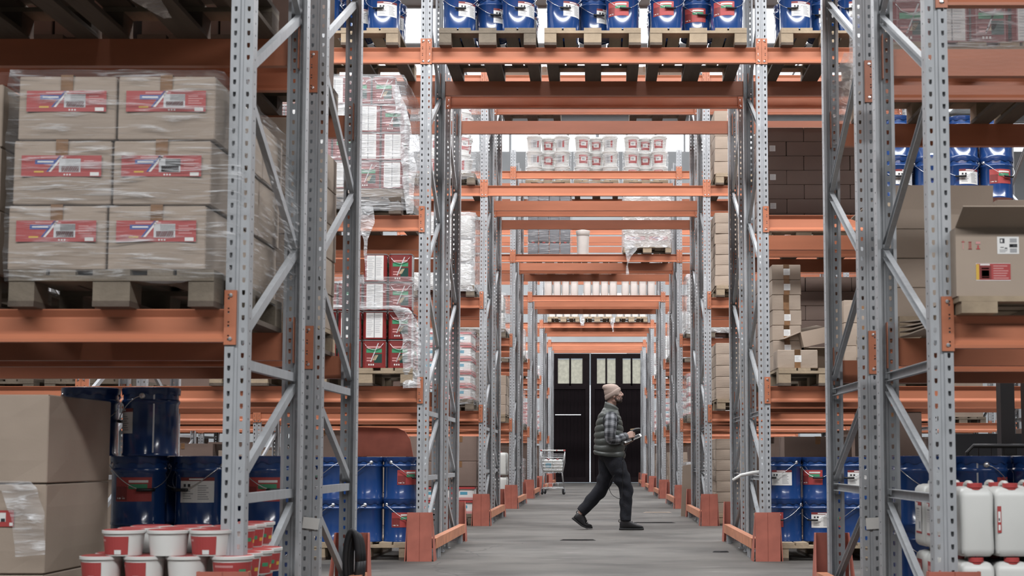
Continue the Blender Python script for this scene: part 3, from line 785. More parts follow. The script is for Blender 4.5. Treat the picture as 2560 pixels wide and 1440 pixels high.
# floor: big cartons, drums, tubs
for k in range(3):
    m_ = 'card'
    carton(-2.47, 5.72, .36 * k + .002, .60, .72, .355, 'large brown carton at lower left, %s of stack' % ['bottom', 'middle', 'top'][k], m_, True, 'smallred' if k == 1 else None, 0, .012, 'large lower left cartons')
film_sheet([(-2.36, 5.70, .73), (-2.27, 5.66, .70), (-2.22, 5.64, .60), (-2.20, 5.63, .44)], [.24, .14, .12, .10], 'crumpled clear film hanging over large lower left carton', 'film', 4)
pallet(-2.58, 7.5, .0, 'wooden pallet under blue drums behind lower left cartons', 1, -PI / 2)
FD0 = 'behind lower left tubs'
for i, x in enumerate((-2.29, -1.97, -1.65)):
    for t in range(2):
        drum(x, 7.26, PH + t * DH, 'blue steel drum, %s column, %s tier, %s' % (CW[i], TW[2][t], FD0), ['red', 'white', 'red'][i], [.5, -.55, .5][i])
        if i < 2: drum(x + .16, 7.52, PH + t * DH, 'blue steel drum, second row, %s gap, %s tier, %s' % (CW[i], TW[2][t], FD0), 'white')
for i, x in enumerate((-2.55, -2.245)):
    drum(x, 7.26, PH + 2 * DH, 'blue steel drum on third tier beside large cartons, %s one' % ['left', 'right'][i], ['red', 'white'][i], [.5, -1.6][i])
TUB = {'plain': tub_asset(.079, .1), 'red': tub_asset(.079, .1, red=-.9), 'red2': tub_asset(.079, .1, red=.3)}
pallet(-1.86, 5.58, 0, 'wooden pallet under small red lidded tubs at bottom left', 0)
for t in range(4):
    for j in range(4):
        for i in range(4):
            if t < 2 and j > 0: continue
            if t == 3 and j > 0 and i < 3 and j > 2: continue
            off = -.085 if t == 2 else 0
            x = -1.80 - .005 + .168 * (i - .0) - .0 + off
            x = -1.965 + .168 * i + .145 + off
            if x > -1.40: continue
            k_ = 'red2' if i == 3 else (['red', 'plain', 'red'][i] if t != 2 else ['red', 'red', 'plain'][i])
            put(TUB[k_], 'tub', (x + R.uniform(-.004, .004), 5.62 + .17 * j, PH + .1 * t), R.uniform(-.2, .2), 'white tub with red lid, %s column, %s tier, %s row, bottom left' % (CW[i], TW[4][t], ['front', 'second', 'third', 'back'][j]), 'tub', 'red lidded tubs bottom left')
for j in range(3):
    for t in range(2, 4):
        put(TUB['red2'], 'tub', (-1.475, 5.98 + .17 * j, PH + .1 * t), R.uniform(-.2, .2), 'red banded white tub right of front post, %s tier, %s row' % (TW[4][t], ['front', 'second', 'third'][j]), 'tub', 'red lidded tubs bottom left')
        if t == 3:
            for s in range(2): put(TUB['red2'], 'tub', (-1.475, 5.98 + .17 * j, PH + .1 * s), 0, 'red banded tub low down right of front post, %s tier, %s row' % (TW[4][s], ['front', 'second', 'third'][j]), 'tub', 'red lidded tubs bottom left')

# ---- first row, right bay ------------------------------------------------
zR1, zR2 = z1 - .025, z2 - .05
mb = MB(); mb.box(-.42, .42, 0, .6, 0, .022); 
sk = link('skid', None, None, (1.86, 5.50, zR1))
for a, b, c_, d_ in ((-.42, .42, .0, .14), (-.42, .42, .19, .33), (-.42, .42, .38, .6)):
    q = MB(); q.box(a, b, c_, d_, .045, .066); link('top_board', q.mesh('top_board', M['wood']), sk)
for a, b in ((-.41, -.27), (-.07, .07), (.27, .41)):
    q = MB(); q.box(a, b, 0, .6, .0, .0445); link('bearer', q.mesh('bearer', M['wood']), sk)
tag(sk, 'low pale wooden skid under opened carton at right edge', 'pallet')
shp = art([(0, 0, 1, 1, 'white'), (.12, .62, .34, .9, 'ink'), (.16, .68, .24, .84, 'white'), (.58, .66, .9, .9, 'grey'), (.56, .38, .92, .58, 'ink'), (.58, .44, .72, .50, 'white'), (.58, .08, .9, .32, 'grey'), (.14, .36, .3, .40, 'ink'), (.34, .30, .46, .36, 'ink')] + lines(.1, .08, .5, .28, 3), .085, .068, name='shipping_label')
rdl = art([(0, 0, 1, 1, 'white'), (.02, .04, 1, .98, 'red'), (.0, .05, .09, .95, 'yellow'), (.10, .08, .44, .86, 'dred'), (.16, .24, .38, .60, 'ink'), (.2, .4, .3, .55, 'blue'), (.16, .14, .38, .22, 'yellow'), (.16, .66, .38, .74, 'yellow'), (.12, .88, .4, .96, 'white')] + lines(.5, .08, .97, .92, 6, 'pink'), .135, .068, name='red_label')
arr = art([(.0, .0, .04, .7, 'pink'), (-.06, .66, .10, .74, 'red'), (.02, .74, .03, .9, 'red'), (.32, .0, .36, .7, 'red'), (.40, .0, .44, .7, 'red'), (.28, .0, .48, .06, 'red'), (.30, .66, .46, .72, 'red'), (.7, .0, .9, .1, 'red'), (.76, .1, .84, .4, 'red'), (.68, .5, .92, .72, 'pink')], .075, .042, name='red_arrows')
open_carton(1.685, 5.515, zR1 + .067, .50, .46, .27, 'large opened carton with red label on pale skid at right edge', (64, 12, None, None), 0, 0, 'card', fl=.30, extra=[('shipping_label', shp, (-.045, -.0006, .200)), ('red_label', rdl, (-.105, -.0006, .095)), ('red_arrows', arr, (-.185, -.0006, .205))])
tp = MB(); tp.poly([(1.70 - .03, 5.5135, zR1 + .07), (1.70 + .03, 5.5135, zR1 + .07), (1.70 + .03, 5.5135, zR1 + .105), (1.70 - .03, 5.5135, zR1 + .105)])
pallet(1.94, 7.06, zR1, 'wooden pallet under flat carton stack between right grey posts', 0)
for k in range(4):
    for i in range(2):
        if k == 3 and i == 0:
            open_carton(1.785, 7.12, zR1 + PH + .15 * 3, .50, .56, .10, 'opened shallow carton on top of stack between right posts', (8, 20, 70, 80), .02, 0)
            continue
        carton(1.785 + .52 * i, 7.12, zR1 + PH + .15 * k, .505, .56, .148, 'flat taped carton, %s column, %s layer, between right grey posts' % (['left', 'right'][i], TW[4][k]), 'card', 'full', None, R.uniform(-.02, .02), .004, 'flat cartons right')
# crumpled flattened cartons on the front beam
mb = MB()
for i in range(4):
    z = zR1 + .004 + i * .012; mb.hexa([(1.47, 6.2, z), (1.78, 6.22, z + .01 * i), (1.80, 6.75, z + .02), (1.46, 6.7, z + .012 * i), (1.47, 6.2, z + .005), (1.78, 6.22, z + .005 + .01 * i), (1.80, 6.75, z + .025), (1.46, 6.7, z + .005 + .012 * i)])
mb.v = [(x, y, max(z, zR1)) for x, y, z in mb.v]
tag(link('flattened_carton', mb.mesh('flattened_carton', M['card'])), 'loose flattened cardboard lying below flat cartons by right post', 'cardboard')
pallet(1.92, 7.02, zR2, 'wooden pallet under wrapped red tins at top right', 0)
pallet(2.76, 7.02, zR2, 'wooden pallet at top right edge, beside wrapped red tins', 0)
for i in range(8):
    for t in range(2):
        tin(1.625 + .20 * i, 7.14, zR2 + PH + t * (TH + .003), 'red square tin, %s column, %s tier, wrapped pallet top right' % ((CW + ['eighth'])[i], TW[2][t]), [0, 1, 0, 1, 1, 0, 1, 0][i])
wrap('stretch_wrap', 1.515, 3.13, 7.02, 8.2, zR2 + .08, zR2 + PH + .5, 'clear stretch wrap round red tins at top right', 'film1', .016, 2, .10)
film_sheet([(1.52, 8.16, zR2 + .42), (1.47, 8.20, zR2 + .25), (1.46, 8.22, zR2 + .05), (1.43, 8.22, zR2 - .12)], [.08, .12, .16, .10], 'film end hanging from top right pallet behind right posts', 'film2', 51)
# floor: jerrycans and drums
pallet(1.86, 5.60, 0, 'wooden pallet under white jerrycans at bottom right', 0)
for i in range(5):
    for j in range(4):
        if i > 0 and j > 1: continue
        for t in range(2):
            kd = 'side' if (i == 0 and j > 0) else ('strip' if i == 1 and t == 1 else 'plain')
            put(JERRY[kd], 'jerrycan', (1.53 + .142 * i, 5.74 + .206 * j, PH + .292 * t), R.uniform(-.02, .02), 'white jerrycan with red cap, %s column, %s tier, %s row, bottom right' % (CW[i], TW[2][t], ['front', 'second', 'third', 'back'][j]), 'jerrycan', 'white jerrycans bottom right')
pallet(1.98, 7.08, 0, 'wooden pallet under blue drums behind white jerrycans', 1)
pallet(2.80, 7.08, 0, 'wooden pallet under right hand drums behind white jerrycans', 1)
for i, x in enumerate((1.68, 1.98, 2.28, 2.60)):
    for j in range(2):
        for t in range(2):
            drum(x, 7.26 + .42 * j, PH + t * DH, 'blue drum, %s column, %s tier, %s row, behind white jerrycans' % (CW[i], TW[2][t], ['front', 'back'][j]), ['white', 'red', 'white', 'red'][(i + j) % 4], [.3, 1.57, 1.45, 1.5][i] + j)

# ---- second row: drums on the level across the aisle ----------------------
PY = Yr[1] - .08
for n, x, kd in (('left', -.88, 1), ('middle', -.01, 0), ('right', .865, 0)):
    pallet(x, PY, z3, 'wooden pallet under blue drums above the aisle, %s of three' % n, kd)
    for i, (dx, dy) in enumerate(((-.25, .17), (.01, .36), (.25, .17), (-.255, .52), (.255, .52), (-.25, .85), (.25, .85))):
        drum(x + dx, PY + dy, z3 + PH, 'blue drum on %s pallet above the aisle, %s' % (n, ['front left', 'set back between two', 'front right', 'second row left', 'second row right', 'back row left', 'back row right'][i]), {'left': 'white', 'middle': ['white', 'white', 'red'][i % 3], 'right': 'red'}[n], [.15, .25, .15][i % 3])
for n, x in (('left', -2.02), ('far left', -2.88), ('right', 1.95), ('far right', 2.80)):
    pallet(x, PY, z3, 'wooden pallet under blue drums on top, %s of the aisle' % n, 0)
    for i, (dx, dy) in enumerate(((-.25, .17), (.01, .36), (.25, .17), (-.255, .52), (.255, .52))):
        drum(x + dx, PY + dy, z3 + PH, 'blue drum on top level %s of the aisle, %s' % (n, ['front left', 'set back between two', 'front right', 'second row left', 'second row right'][i]), 'white', R.uniform(-.5, .3))
# left: wrapped tins on the second level
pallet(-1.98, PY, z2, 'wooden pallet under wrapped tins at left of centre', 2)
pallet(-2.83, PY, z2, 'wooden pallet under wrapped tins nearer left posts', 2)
lay = MB()
for i in range(6): lay.box(-1.2, .42, 0.02, 1.15, i * .011, i * .011 + .008)
tag(link('board_stack', lay.mesh('layer_boards', M['card']), None, (-1.99, PY, z2 + PH)), 'stack of flat layer boards under wrapped red tins', 'cardboard')
zb = z2 + PH + .068
for i in range(8):
    for t in range(4 if i > 4 else 3):
        x = -1.66 - (7 - i) * .20 - (.08 if t == 3 else 0)
        tin(x, PY + .12, zb + t * (TH + .004), 'red square tin, %s column, %s layer, wrapped pallet left of centre' % ((CW + ['eighth'])[i], TW[4][t]), [1, 0, 0, 1, 0, 1, 0, 1][(i + t) % 8])
        if i == 7: tin(x, PY + .32, zb + t * (TH + .004), 'red square tin, right end, second row, %s layer, wrapped pallet left of centre' % TW[4][t], 1)
wrap('stretch_wrap', -3.17, -1.545, PY, PY + 1.2, z2 + .03, zb + .95, 'cloudy stretch wrap round red tins left of centre', 'film1', .016, 5, .14,
     bulge=lambda x, y, z: (-.12 * max(0, z - zb - .7) * (1 if x > -1.9 else 0) + (.05 * max(0, zb + .35 - z) if x > -1.6 else 0), 0, 0))
film_sheet([(-1.64, PY - .01, zb + .86), (-1.56, PY - .02, zb + .55), (-1.51, PY - .02, zb + .15), (-1.51, PY - .03, z2 - .0)], [.06, .10, .12, .05], 'cloudy film flap hanging at right end of wrapped tins', 'film2', 6)
film_sheet([(-1.87, PY - .02, z2 + .06), (-1.86, PY - .03, z2 - .08), (-1.86, PY - .03, z2 - .22), (-1.85, PY - .03, z2 - .55)], [.12, .14, .03, .02], 'thin film tail dangling below wrapped tins', 'film2', 8, amp=.012)
# left: red tins with pulled-down wrap on the first level
pallet(-1.87, PY, z1, 'pale pallet under unwrapped red tins left of centre', 0)
pallet(-2.72, PY, z1, 'pale pallet under red tins behind left grey posts', 0)
for i in range(6):
    for t in range(4):
        if t == 3 and i < 4: continue
        tin(-1.585 - (5 - i) * .205, PY + .13, z1 + PH + t * (TH + .004), 'red square tin, %s column, %s layer, half wrapped pallet left of centre' % (CW[i], TW[4][t]), [[0, 0, 1, 0, 0, 0], [1, 0, 0, 1, 1, 0], [0, 1, 0, 0, 1, 0], [0, 0, 0, 0, 1, 0]][t][i])
    if i in (4, 5):
        for t in range(2): tin(-1.585 - (5 - i) * .205, PY + .34, z1 + PH + t * (TH + .004), 'red square tin, second row, %s column, %s layer, half wrapped pallet' % (CW[i], TW[4][t]), 1)
wrap('stretch_wrap', -2.75, -1.475, PY + .015, PY + .5, z1 + PH + .50, z1 + PH + .74, 'clear stretch wrap round third layer of red tins', 'film', .010, 9, .08)
V3 = Vector
ft_ = film_sheet([(-1.58, PY - .01, z1 + PH + .49), (-1.52, PY - .012, z1 + PH + .40), (-1.475, PY - .01, z1 + PH + .2), (-1.475, PY - .01, z1 - .02)], [.14, .16, .16, .14], 'rolled down stretch film drooping right of red tins', 'film2', 11, n=40, amp=.022)
rl = MB(); rp = []
for k in range(40):
    x = -2.45 + .93 * k / 39; rp.append((x, PY + .004 + .008 * noise.noise(V3((x * 6, 1, 2))), z1 + PH + .492 + .012 * noise.noise(V3((x * 5, 3, 1))) - .02 * max(0, x + 1.62) * 8))
rl.tube(rp, [.016 + .008 * noise.noise(V3((k * .6, 0, 0))) for k in range(40)], 8)
link('rolled_edge', rl.mesh('rolled_edge', M['film2'], True), ft_)
# left floor: drums
pallet(-1.88, PY + .1, 0, 'wooden pallet under blue drums on floor left of centre', 0)
pallet(-2.74, PY + .1, 0, 'wooden pallet under blue drums farther left on floor', 0)
for i, x in enumerate((-2.74, -2.45, -2.16, -1.88, -1.60)):
    for t in range(2):
        drum(x, PY + .28, PH + t * DH, 'blue drum, %s column, %s tier, floor pallets left of centre' % (CW[i], TW[2][t]), ['white', 'red', 'red', 'red', 'red'][i], [0, .4, -1.35, -1.5, .75][i] + .35 * t)
# orange rounded cover panel behind
mb = MB(); prof = [(-.30, 0), (.27, 0), (.24, .16), (.19, .235), (.12, .265), (-.30, .275)]
mb.prism(prof, lambda p: (p[0], 0, p[1]), lambda p: (p[0], .02, p[1])); mb.box(-.28, .22, .02, .32, 0, .02)
mb.v = [(x, y, z) for x, y, z in mb.v]
pc = link('machine_cover', mb.mesh('machine_cover', M['orange2']), None, (-1.96, 13.3, .84))
lg = MB()
for a in (-.25, .2): lg.box(a, a + .04, .26, .30, -.84, .0); lg.box(a, a + .04, .03, .07, -.84, 0)
link('stand', lg.mesh('stand', M['dark']), pc)
tag(pc, 'orange rounded machine cover standing behind blue drums left of centre', 'panel')

# right: wall of brown cartons (second level, far half), more on first level
YF = Yr[1] + F2 - .02
def brick_wall(x0, y, zb_, nrow, ncol, wd, h, m, where, sticker=True, grp='brown cartons', dp=.36):
    for k in range(nrow):
        x = x0
        c = 0
        first = wd * .62 if k % 2 else wd
        while c < ncol + (k % 2):
            cw = first if c == 0 else wd
            carton(x + cw / 2, y, zb_ + k * (h + .002), cw - .004, dp, h, 'brown carton, layer %s, place %s, %s' % (['one', 'two', 'three', 'four', 'five', 'six', 'seven', 'eight'][k], ['one', 'two', 'three', 'four'][c], where), m, False, 'white' if (sticker and (k % 2) and c == 0) else None, 0, .003, grp)
            x += cw; c += 1
pallet(1.95, YF, z2, 'wooden pallet under brown carton wall upper right of centre', 0)
pallet(2.80, YF, z2, 'wooden pallet under right end of brown carton wall', 0)
brick_wall(1.53, YF + .02, z2 + PH, 7, 3, .43, .134, 'card2', 'wall upper right of aisle')
pallet(1.95, YF, z1, 'wooden pallet under dark carton wall right of aisle', 1)
pallet(2.80, YF, z1, 'wooden pallet under right end of dark carton wall', 1)
brick_wall(1.53, YF + .02, z1 + PH, 7, 3, .43, .134, 'card2', 'wall lower right of aisle', False)
pallet(1.90, PY, z1, 'pale pallet under taped carton column right of aisle', 0)
for k in range(7):
    carton(1.625, PY + .42, z1 + PH + k * .129, .245, .60, .127, 'taped carton with white sticker, layer %s of column right of aisle' % ['one', 'two', 'three', 'four', 'five', 'six', 'seven'][k], 'card', 'full', 'white' if k != 4 else None, R.uniform(-.02, .02), .003, 'taped carton column')
carton(1.66, PY + .04, z1 + PH, .33, .30, .15, 'single taped carton with sticker at front of pale pallet', 'card', 'full', 'white', 0, .004)
open_carton(1.93, PY + .45, z1 + PH, .32, .30, .20, 'opened carton standing low beside taped carton column', (95, None, 30, 60), .1)
open_carton(1.93, PY + .40, z1 + PH + .235, .36, .32, .13, 'tilted opened carton lying on top of another right of aisle', (None, 80, 100, 60), .25, -.22)
for k in range(3): carton(2.20, PY + .14, z1 + PH + k * .19, .30, .36, .188, 'plain carton, %s of short stack behind right grey posts' % TW[3][k], 'card', True, None, .05, .004, 'short carton stack')
open_carton(2.35, PY + .02, z1 + PH, .26, .10, .12, 'small opened carton lying in front of short stack', (100, None, 60, 60), -.2)
# right second level front: drums
pallet(2.80, PY, z2, 'wooden pallet under blue drums at right between posts', 0)
for i, x in enumerate((2.52, 2.80, 3.07, 3.35)):
    for t in range(2):
        for j in range(2): drum(x, PY + .19 + .33 * j, z2 + PH + t * DH, 'blue drum, %s column, %s tier, %s row, upper right pallet' % (CW[i], TW[2][t], ['front', 'back'][j]), 'white' if i < 3 else 'red', [-.1, .1, -.3, .5][i])
# right floor: drums on pallet, flat cartons behind
pallet(1.87, PY + .02, 0, 'pale pallet under blue drums on floor right of aisle', 0)
pallet(2.72, PY + .02, 0, 'pale pallet under farther blue drums on floor right of aisle', 0)
for i, x in enumerate((1.58, 1.86, 2.14, 2.44, 2.73)):
    for t in range(2):
        drum(x, PY + (.33 if i < 2 else .22), PH + t * DH, 'blue drum, %s column, %s tier, floor pallet right of aisle' % (CW[i], TW[2][t]), [['red', 'white', 'red', 'red', 'white'], ['white', 'red', 'white', 'red', 'white']][t][i], [-.5, -.5, -1.35, .2, .1][i] if t == 0 else [-.9, -.15, -.5, .2, .1][i])
for k in range(5):
    carton(2.06, YF + .02, .002 + k * .205, .62, .40, .20, 'long carton in stack behind floor drums, %s' % ['lowest', 'second lowest', 'middle', 'second highest', 'highest'][k], 'card2', True, None, 0, .003, 'long cartons behind drums')
for k in range(3):
    carton(2.75, YF + .05, .002 + k * .42, .55, .40, .41, 'dark large carton behind right floor drums, %s' % TW[3][k], 'card2', True, None, 0, .004, 'large dark cartons')

# ---- third row ------------------------------------------------------------
PY2 = Yr[2] - .08
BUCK = {'grey': tub_asset(.135, .272, handle=True, lidm='whiteplastic', lab='grey'), 'red': tub_asset(.135, .272, handle=True, lidm='whiteplastic', lab='red')}
def side_load_wrapped(row, s, lvl, tiers, kind, where, half=0, film='film2', cols=2, depth=2, wseed=0):
    y = Yr[row] - .08 + (F2 + .06 if half else 0); x = s * (BAY / 2 + .09 + .42); z = lvl * LV
    if lvl: pallet(x, y, z, 'wooden pallet under wrapped goods, %s' % where, 1)
    else: pallet(x, y + .1, 0, 'wooden pallet under wrapped goods, %s' % where, 1)
    if not lvl: y += .1
    h = {'bucket': .272, 'tray': .165, 'can': .302}[kind]
    for t in range(tiers):
        for i in range(2):
            for j in range(depth):
                xx = x - .19 + .38 * i; lab = '%s, %s, %s file, layer %s, %s' % ({'bucket': 'white bucket', 'tray': 'red and white tray', 'can': 'pale can'}[kind], ['left', 'right'][i], ['front', 'back'][j], ['one', 'two', 'three', 'four', 'five', 'six'][t], where)
                if kind == 'bucket': put(BUCK['grey' if (t + i) % 2 else 'red'], 'bucket', (xx, y + .18 + .3 * j, z + PH + t * .274), R.uniform(-.4, .4), lab, 'bucket', 'wrapped buckets')
                elif kind == 'tray': put(TRAY, 'tray', (xx, y + .2 + .38 * j, z + PH + t * .167), 0, lab, 'tray', 'wrapped trays')
                else: put(JERRY2, 'jerrycan', (xx, y + .18 + .3 * j, z + PH + t * .304), 0, lab, 'jerrycan', 'wrapped cans')
    wrap('stretch_wrap', x - .405, x + .405, y, y + .1 + .38 * depth, z + .08, z + PH + tiers * (h + .003), 'cloudy stretch wrap round goods, %s' % where, film, .02, wseed + row * 3 + lvl + s, .14)
def tray_asset():
    mb = MB(); mb.box(-.18, .18, -.18, .18, .0, .03, 0); mb.box(-.17, .17, -.17, .17, .03, .135, 1); mb.box(-.18, .18, -.18, .18, .135, .16, 2)
    el = [(0, 0, 1, 1, 'white'), (.05, .1, .4, .9, 'red'), (.5, .3, .8, .7, 'cyan'), (.25, .0, .32, 1, 'pink', .2)]
    return (mb.mesh('tray', [P['pink'], M['whiteplastic'], M['redplastic']]), [('printed_side', art(el, .30, .09, lambda x, z, d: (x, -.171 - d, z + .083), name='printed_side'))])
TRAY = tray_asset()
JERRY2 = jerry_asset(.34, .26, .30, None, 'hdpe')
side_load_wrapped(2, -1, 3, 4, 'bucket', 'third row, fourth shelf, left of aisle', film='film')
side_load_wrapped(2, -1, 2, 3, 'can', 'third row, third shelf, left of aisle', wseed=4)
side_load_wrapped(2, -1, 1, 5, 'tray', 'third row, second shelf, left of aisle', film='film', wseed=2)
for i in range(2):
    for t in range(2):
        for q in range(1):
            put(TRAY, 'tray', (-1.67 - .40 * i, PY2 + .3, PH + t * .167), 0, 'red and white tub tray on floor, third row, left of aisle, %s, %s' % (['right', 'left'][i], TW[2][t]), 'tray', 'floor trays')
pallet(-1.87, PY2 + .1, 0, 'wooden pallet under red white trays on floor left of aisle', 1)
for k in range(2):
    for i in range(2): carton(-1.67 - .42 * i, PY2 + .12, PH + .336 + k * .31, .41, .42, .305, 'brown carton on floor trays, third row left, %s, %s' % (['right', 'left'][i], TW[2][k]), 'card2', True, None, 0, .004, 'brown cartons third row left')
def carton_stack(row, s, lvl, n, h, where, m='card', wd=.40, half=0, dark=False):
    y = Yr[row] - .08 + (F2 + .06 if half else 0); z = lvl * LV
    x = s * (BAY / 2 + .10 + wd / 2)
    pallet(s * (BAY / 2 + .09 + .42), y + (0 if lvl else .1), z, 'wooden pallet under carton stack, %s' % where, 0)
    for k in range(n):
        for j in range(2):
            carton(x, y + .08 + .42 * j + (0 if lvl else .1), z + PH + k * (h + .002), wd, .41, h, 'carton, layer %s, %s, %s' % (['one', 'two', 'three', 'four', 'five', 'six', 'seven', 'eight'][k], ['front', 'back'][j], where), m, 'full' if k % 2 else True, 'white' if k % 2 else None, R.uniform(-.03, .03), .005, 'carton stacks right')
carton_stack(2, 1, 2, 7, .130, 'third row, third shelf, right of aisle')
carton_stack(2, 1, 1, 5, .138, 'third row, second shelf, right of aisle')
carton_stack(2, 1, 0, 7, .130, 'third row, floor, right of aisle')
carton_stack(2, 1, 3, 5, .16, 'third row, fourth shelf, right of aisle')
pallet(-.90, Yr[2] + F2 - .02, z4, 'high wooden pallet over third row aisle, left one', 1)
pallet(.88, Yr[2] + F2 - .02, z4, 'high wooden pallet over third row aisle, right one', 1)
for s_ in (-1, 1):
    for k in range(2): carton((-.90 if s_ < 0 else .88) - .2 + .4 * k, Yr[2] + F2 + .04, z4 + PH, .39, .9, .4, 'carton on %s high pallet over third row aisle, %s half' % (['left', 'right'][s_ > 0], ['left', 'right'][k]), 'card', True, None, 0, .004, 'high cartons')

# ---- fourth row: buckets high up, cans and wrapped goods over the aisle -----
YB = Yr[3] + F2 - .04
for n, x in (('left', -.865), ('middle', .0), ('right', .885)):
    pallet(x, YB, z4, 'high wooden pallet under wrapped white buckets, %s of three' % n, 0)
    for t in range(3):
        for i, (dx, dy) in enumerate(((-.25, .16), (.0, .34), (.25, .16))):
            put(BUCK[{'left': ['grey', 'red', 'grey'], 'middle': ['red', 'red', 'grey'], 'right': ['red', 'red', 'red']}[n][i]], 'bucket', (x + dx, YB + dy, z4 + PH + t * .274), [.2, 0, -.2][i] - .4, 'white bucket, %s high pallet, %s tier, %s' % (n, TW[3][t], ['left', 'set back middle', 'right'][i]), 'bucket', 'high wrapped buckets')
    wrap('stretch_wrap', x - .40, x + .40, YB + .01, YB + .6, z4 + .06, z4 + PH + .83, 'clear stretch wrap round %s high group of white buckets' % n, 'film0', .012, 20 + int(x * 3), .12)
YC = Yr[3] + F2 - .04
pallet(-.84, YC, z3, 'wooden pallet under grey cans over fourth row aisle', 1)
GCAN = jerry_asset(.182, .2, .30, None, 'greyplastic')
for t in range(4):
    for i in range(4):
        put(GCAN, 'grey_can', (-.84 - .285 + .19 * i, YC + .12, z3 + PH + t * .298), 0, 'grey can, %s column, %s tier, over fourth row aisle' % (CW[i], TW[4][t]), 'can', 'grey cans')
wrap('stretch_wrap', -1.235, -.44, YC, YC + .4, z3 + .08, z3 + PH + 1.2, 'clear stretch wrap round grey cans over aisle', 'film0', .012, 31, .1)
YE = Yr[3] - .08
pallet(.855, YE, z3, 'wooden pallet under silvery wrapped goods over fourth row aisle', 0)
for t in range(4):
    for i in range(2): carton(.855 - .19 + .38 * i, YE + .06, z3 + PH + t * .2, .375, .7, .197, 'red printed carton in silvery wrap, %s column, %s layer' % (['left', 'right'][i], TW[4][t]), 'card', False, 'redpic', 0, .012, 'silvery wrapped cartons')
wrap('stretch_wrap', .45, 1.26, YE - .005, YE + 1.0, z3 + .10, z3 + PH + .82, 'silvery cloudy wrap round printed cartons over fourth row aisle', 'film2', .016, 33, .12)
film_sheet([(.53, YE - .02, z3 + .3), (.58, YE - .03, z3 + .1), (.55, YE - .03, z3 - .05), (.525, YE - .03, z3 - .18), (.525, YE - .03, z3 - .36)], [.10, .24, .10, .02, .06], 'ragged film tail hanging over fourth row beam', 'film2', 14, amp=.018)
mb = MB(); mb.lathe([(0, 0), (.11, 0), (.12, .05), (.13, .09), (.125, .10), (.0, .13)], 20)
pallet(-.02, YC, z3, 'wooden pallet under domed lid bin over fourth row aisle', 1)
tbn = tag(link('domed_bin', mb.mesh('domed_bin', M['paper'], True), None, (-.24, YC + .2, z3 + PH + .42)), 'beige bin with domed lid beside grey cans', 'bin')
q = MB(); q.lathe([(0, -.42), (.10, -.42), (.112, -.002), (0, -.002)], 20); link('bin_body', q.mesh('bin_body', M['paper'], 'auto'), tbn)
side_load_wrapped(3, -1, 2, 2, 'can', 'fourth row, third shelf, left of aisle', film='film', wseed=5)
side_load_wrapped(3, 1, 2, 3, 'can', 'fourth row, third shelf, right of aisle', wseed=6)
carton_stack(3, -1, 1, 4, .16, 'fourth row, second shelf, left of aisle')
side_load_wrapped(3, 1, 1, 4, 'tray', 'fourth row, second shelf, right of aisle', film='film', wseed=7)
JERRY3 = jerry_asset(.27, .25, .40)
pallet(-1.88, Yr[3] + .0, 0, 'wooden pallet under big white jerrycans fourth row left', 1)
for t in range(2):
    for i in range(2):
        for j in range(2): put(JERRY3, 'jerrycan', (-1.62 - .30 * i, Yr[3] + .16 + .3 * j, PH + t * .402), R.uniform(-.1, .1), 'big white jerrycan on fourth row floor pallet, %s, %s, %s' % (TW[2][t], ['right', 'left'][i], ['front', 'back'][j]), 'jerrycan', 'big white jerrycans')
mb = MB(); mb.hexa([(-.13, 0, 0), (.13, .02, 0), (.13, .04, 0), (-.13, .02, 0), (-.10, 0.01, .72), (.12, .03, .76), (.12, .05, .76), (-.10, .03, .72)])
tag(link('leaning_board', mb.mesh('leaning_board', M['card']), None, (1.345, 20.42, .0)), 'pale board standing upright behind third row right post', 'board')
side_load_wrapped(3, 1, 0, 2, 'can', 'fourth row, floor, right of aisle', wseed=8)

# ---- fifth to seventh rows ---------------------------------------------------
def bag_asset():
    mb = MB(); rings = []
    for j in range(7):
        f = j / 6; k = .93 + .07 * math.sin(PI * f); rings.append([((.088 * k) * math.copysign(abs(math.cos(a)) ** .5, math.cos(a)), .2 * k * math.copysign(abs(math.sin(a)) ** .5, math.sin(a)), .30 * f) for a in [2 * PI * (q + .5) / 20 for q in range(20)]])
    mb.loft(rings); return (mb.mesh('paper_bag', M['paper'], 'auto'), [])
BAG = bag_asset()
for row, half, xs in ((4, 1, (-.78, .08, .92)), (5, 0, (-.84, .01, .87))):
    y = Yr[row] - .06 + (F2 if half else 0)
    for n, x in zip(('left', 'middle', 'right'), xs):
        pallet(x, y, z3, 'wooden pallet under white bags over %s row aisle, %s' % (ORD[row], n), 0)
        for i in range(4):
            for t in range(2): put(BAG, 'paper_bag', (x - .285 + .19 * i, y + .24, z3 + PH + .302 * t), 0, 'white upright bag, %s row, %s pallet, %s bag, %s' % (ORD[row], n, CW[i], TW[2][t]), 'bag', 'white bags over aisle')
    if row == 5:
        film_sheet([(-.36, y - .02, z3 + .16), (-.37, y - .03, z3 + .05), (-.36, y - .03, z3 - .08)], [.10, .12, .08], 'white film knot hanging over sixth row beam', 'film2', 41)
        film_sheet([(.40, y - .02, z3 + .12), (.39, y - .03, z3 - .02), (.40, y - .03, z3 - .14), (.41, y - .03, z3 - .24)], [.12, .09, .04, .02], 'long white film tail hanging over sixth row beam', 'film2', 42)
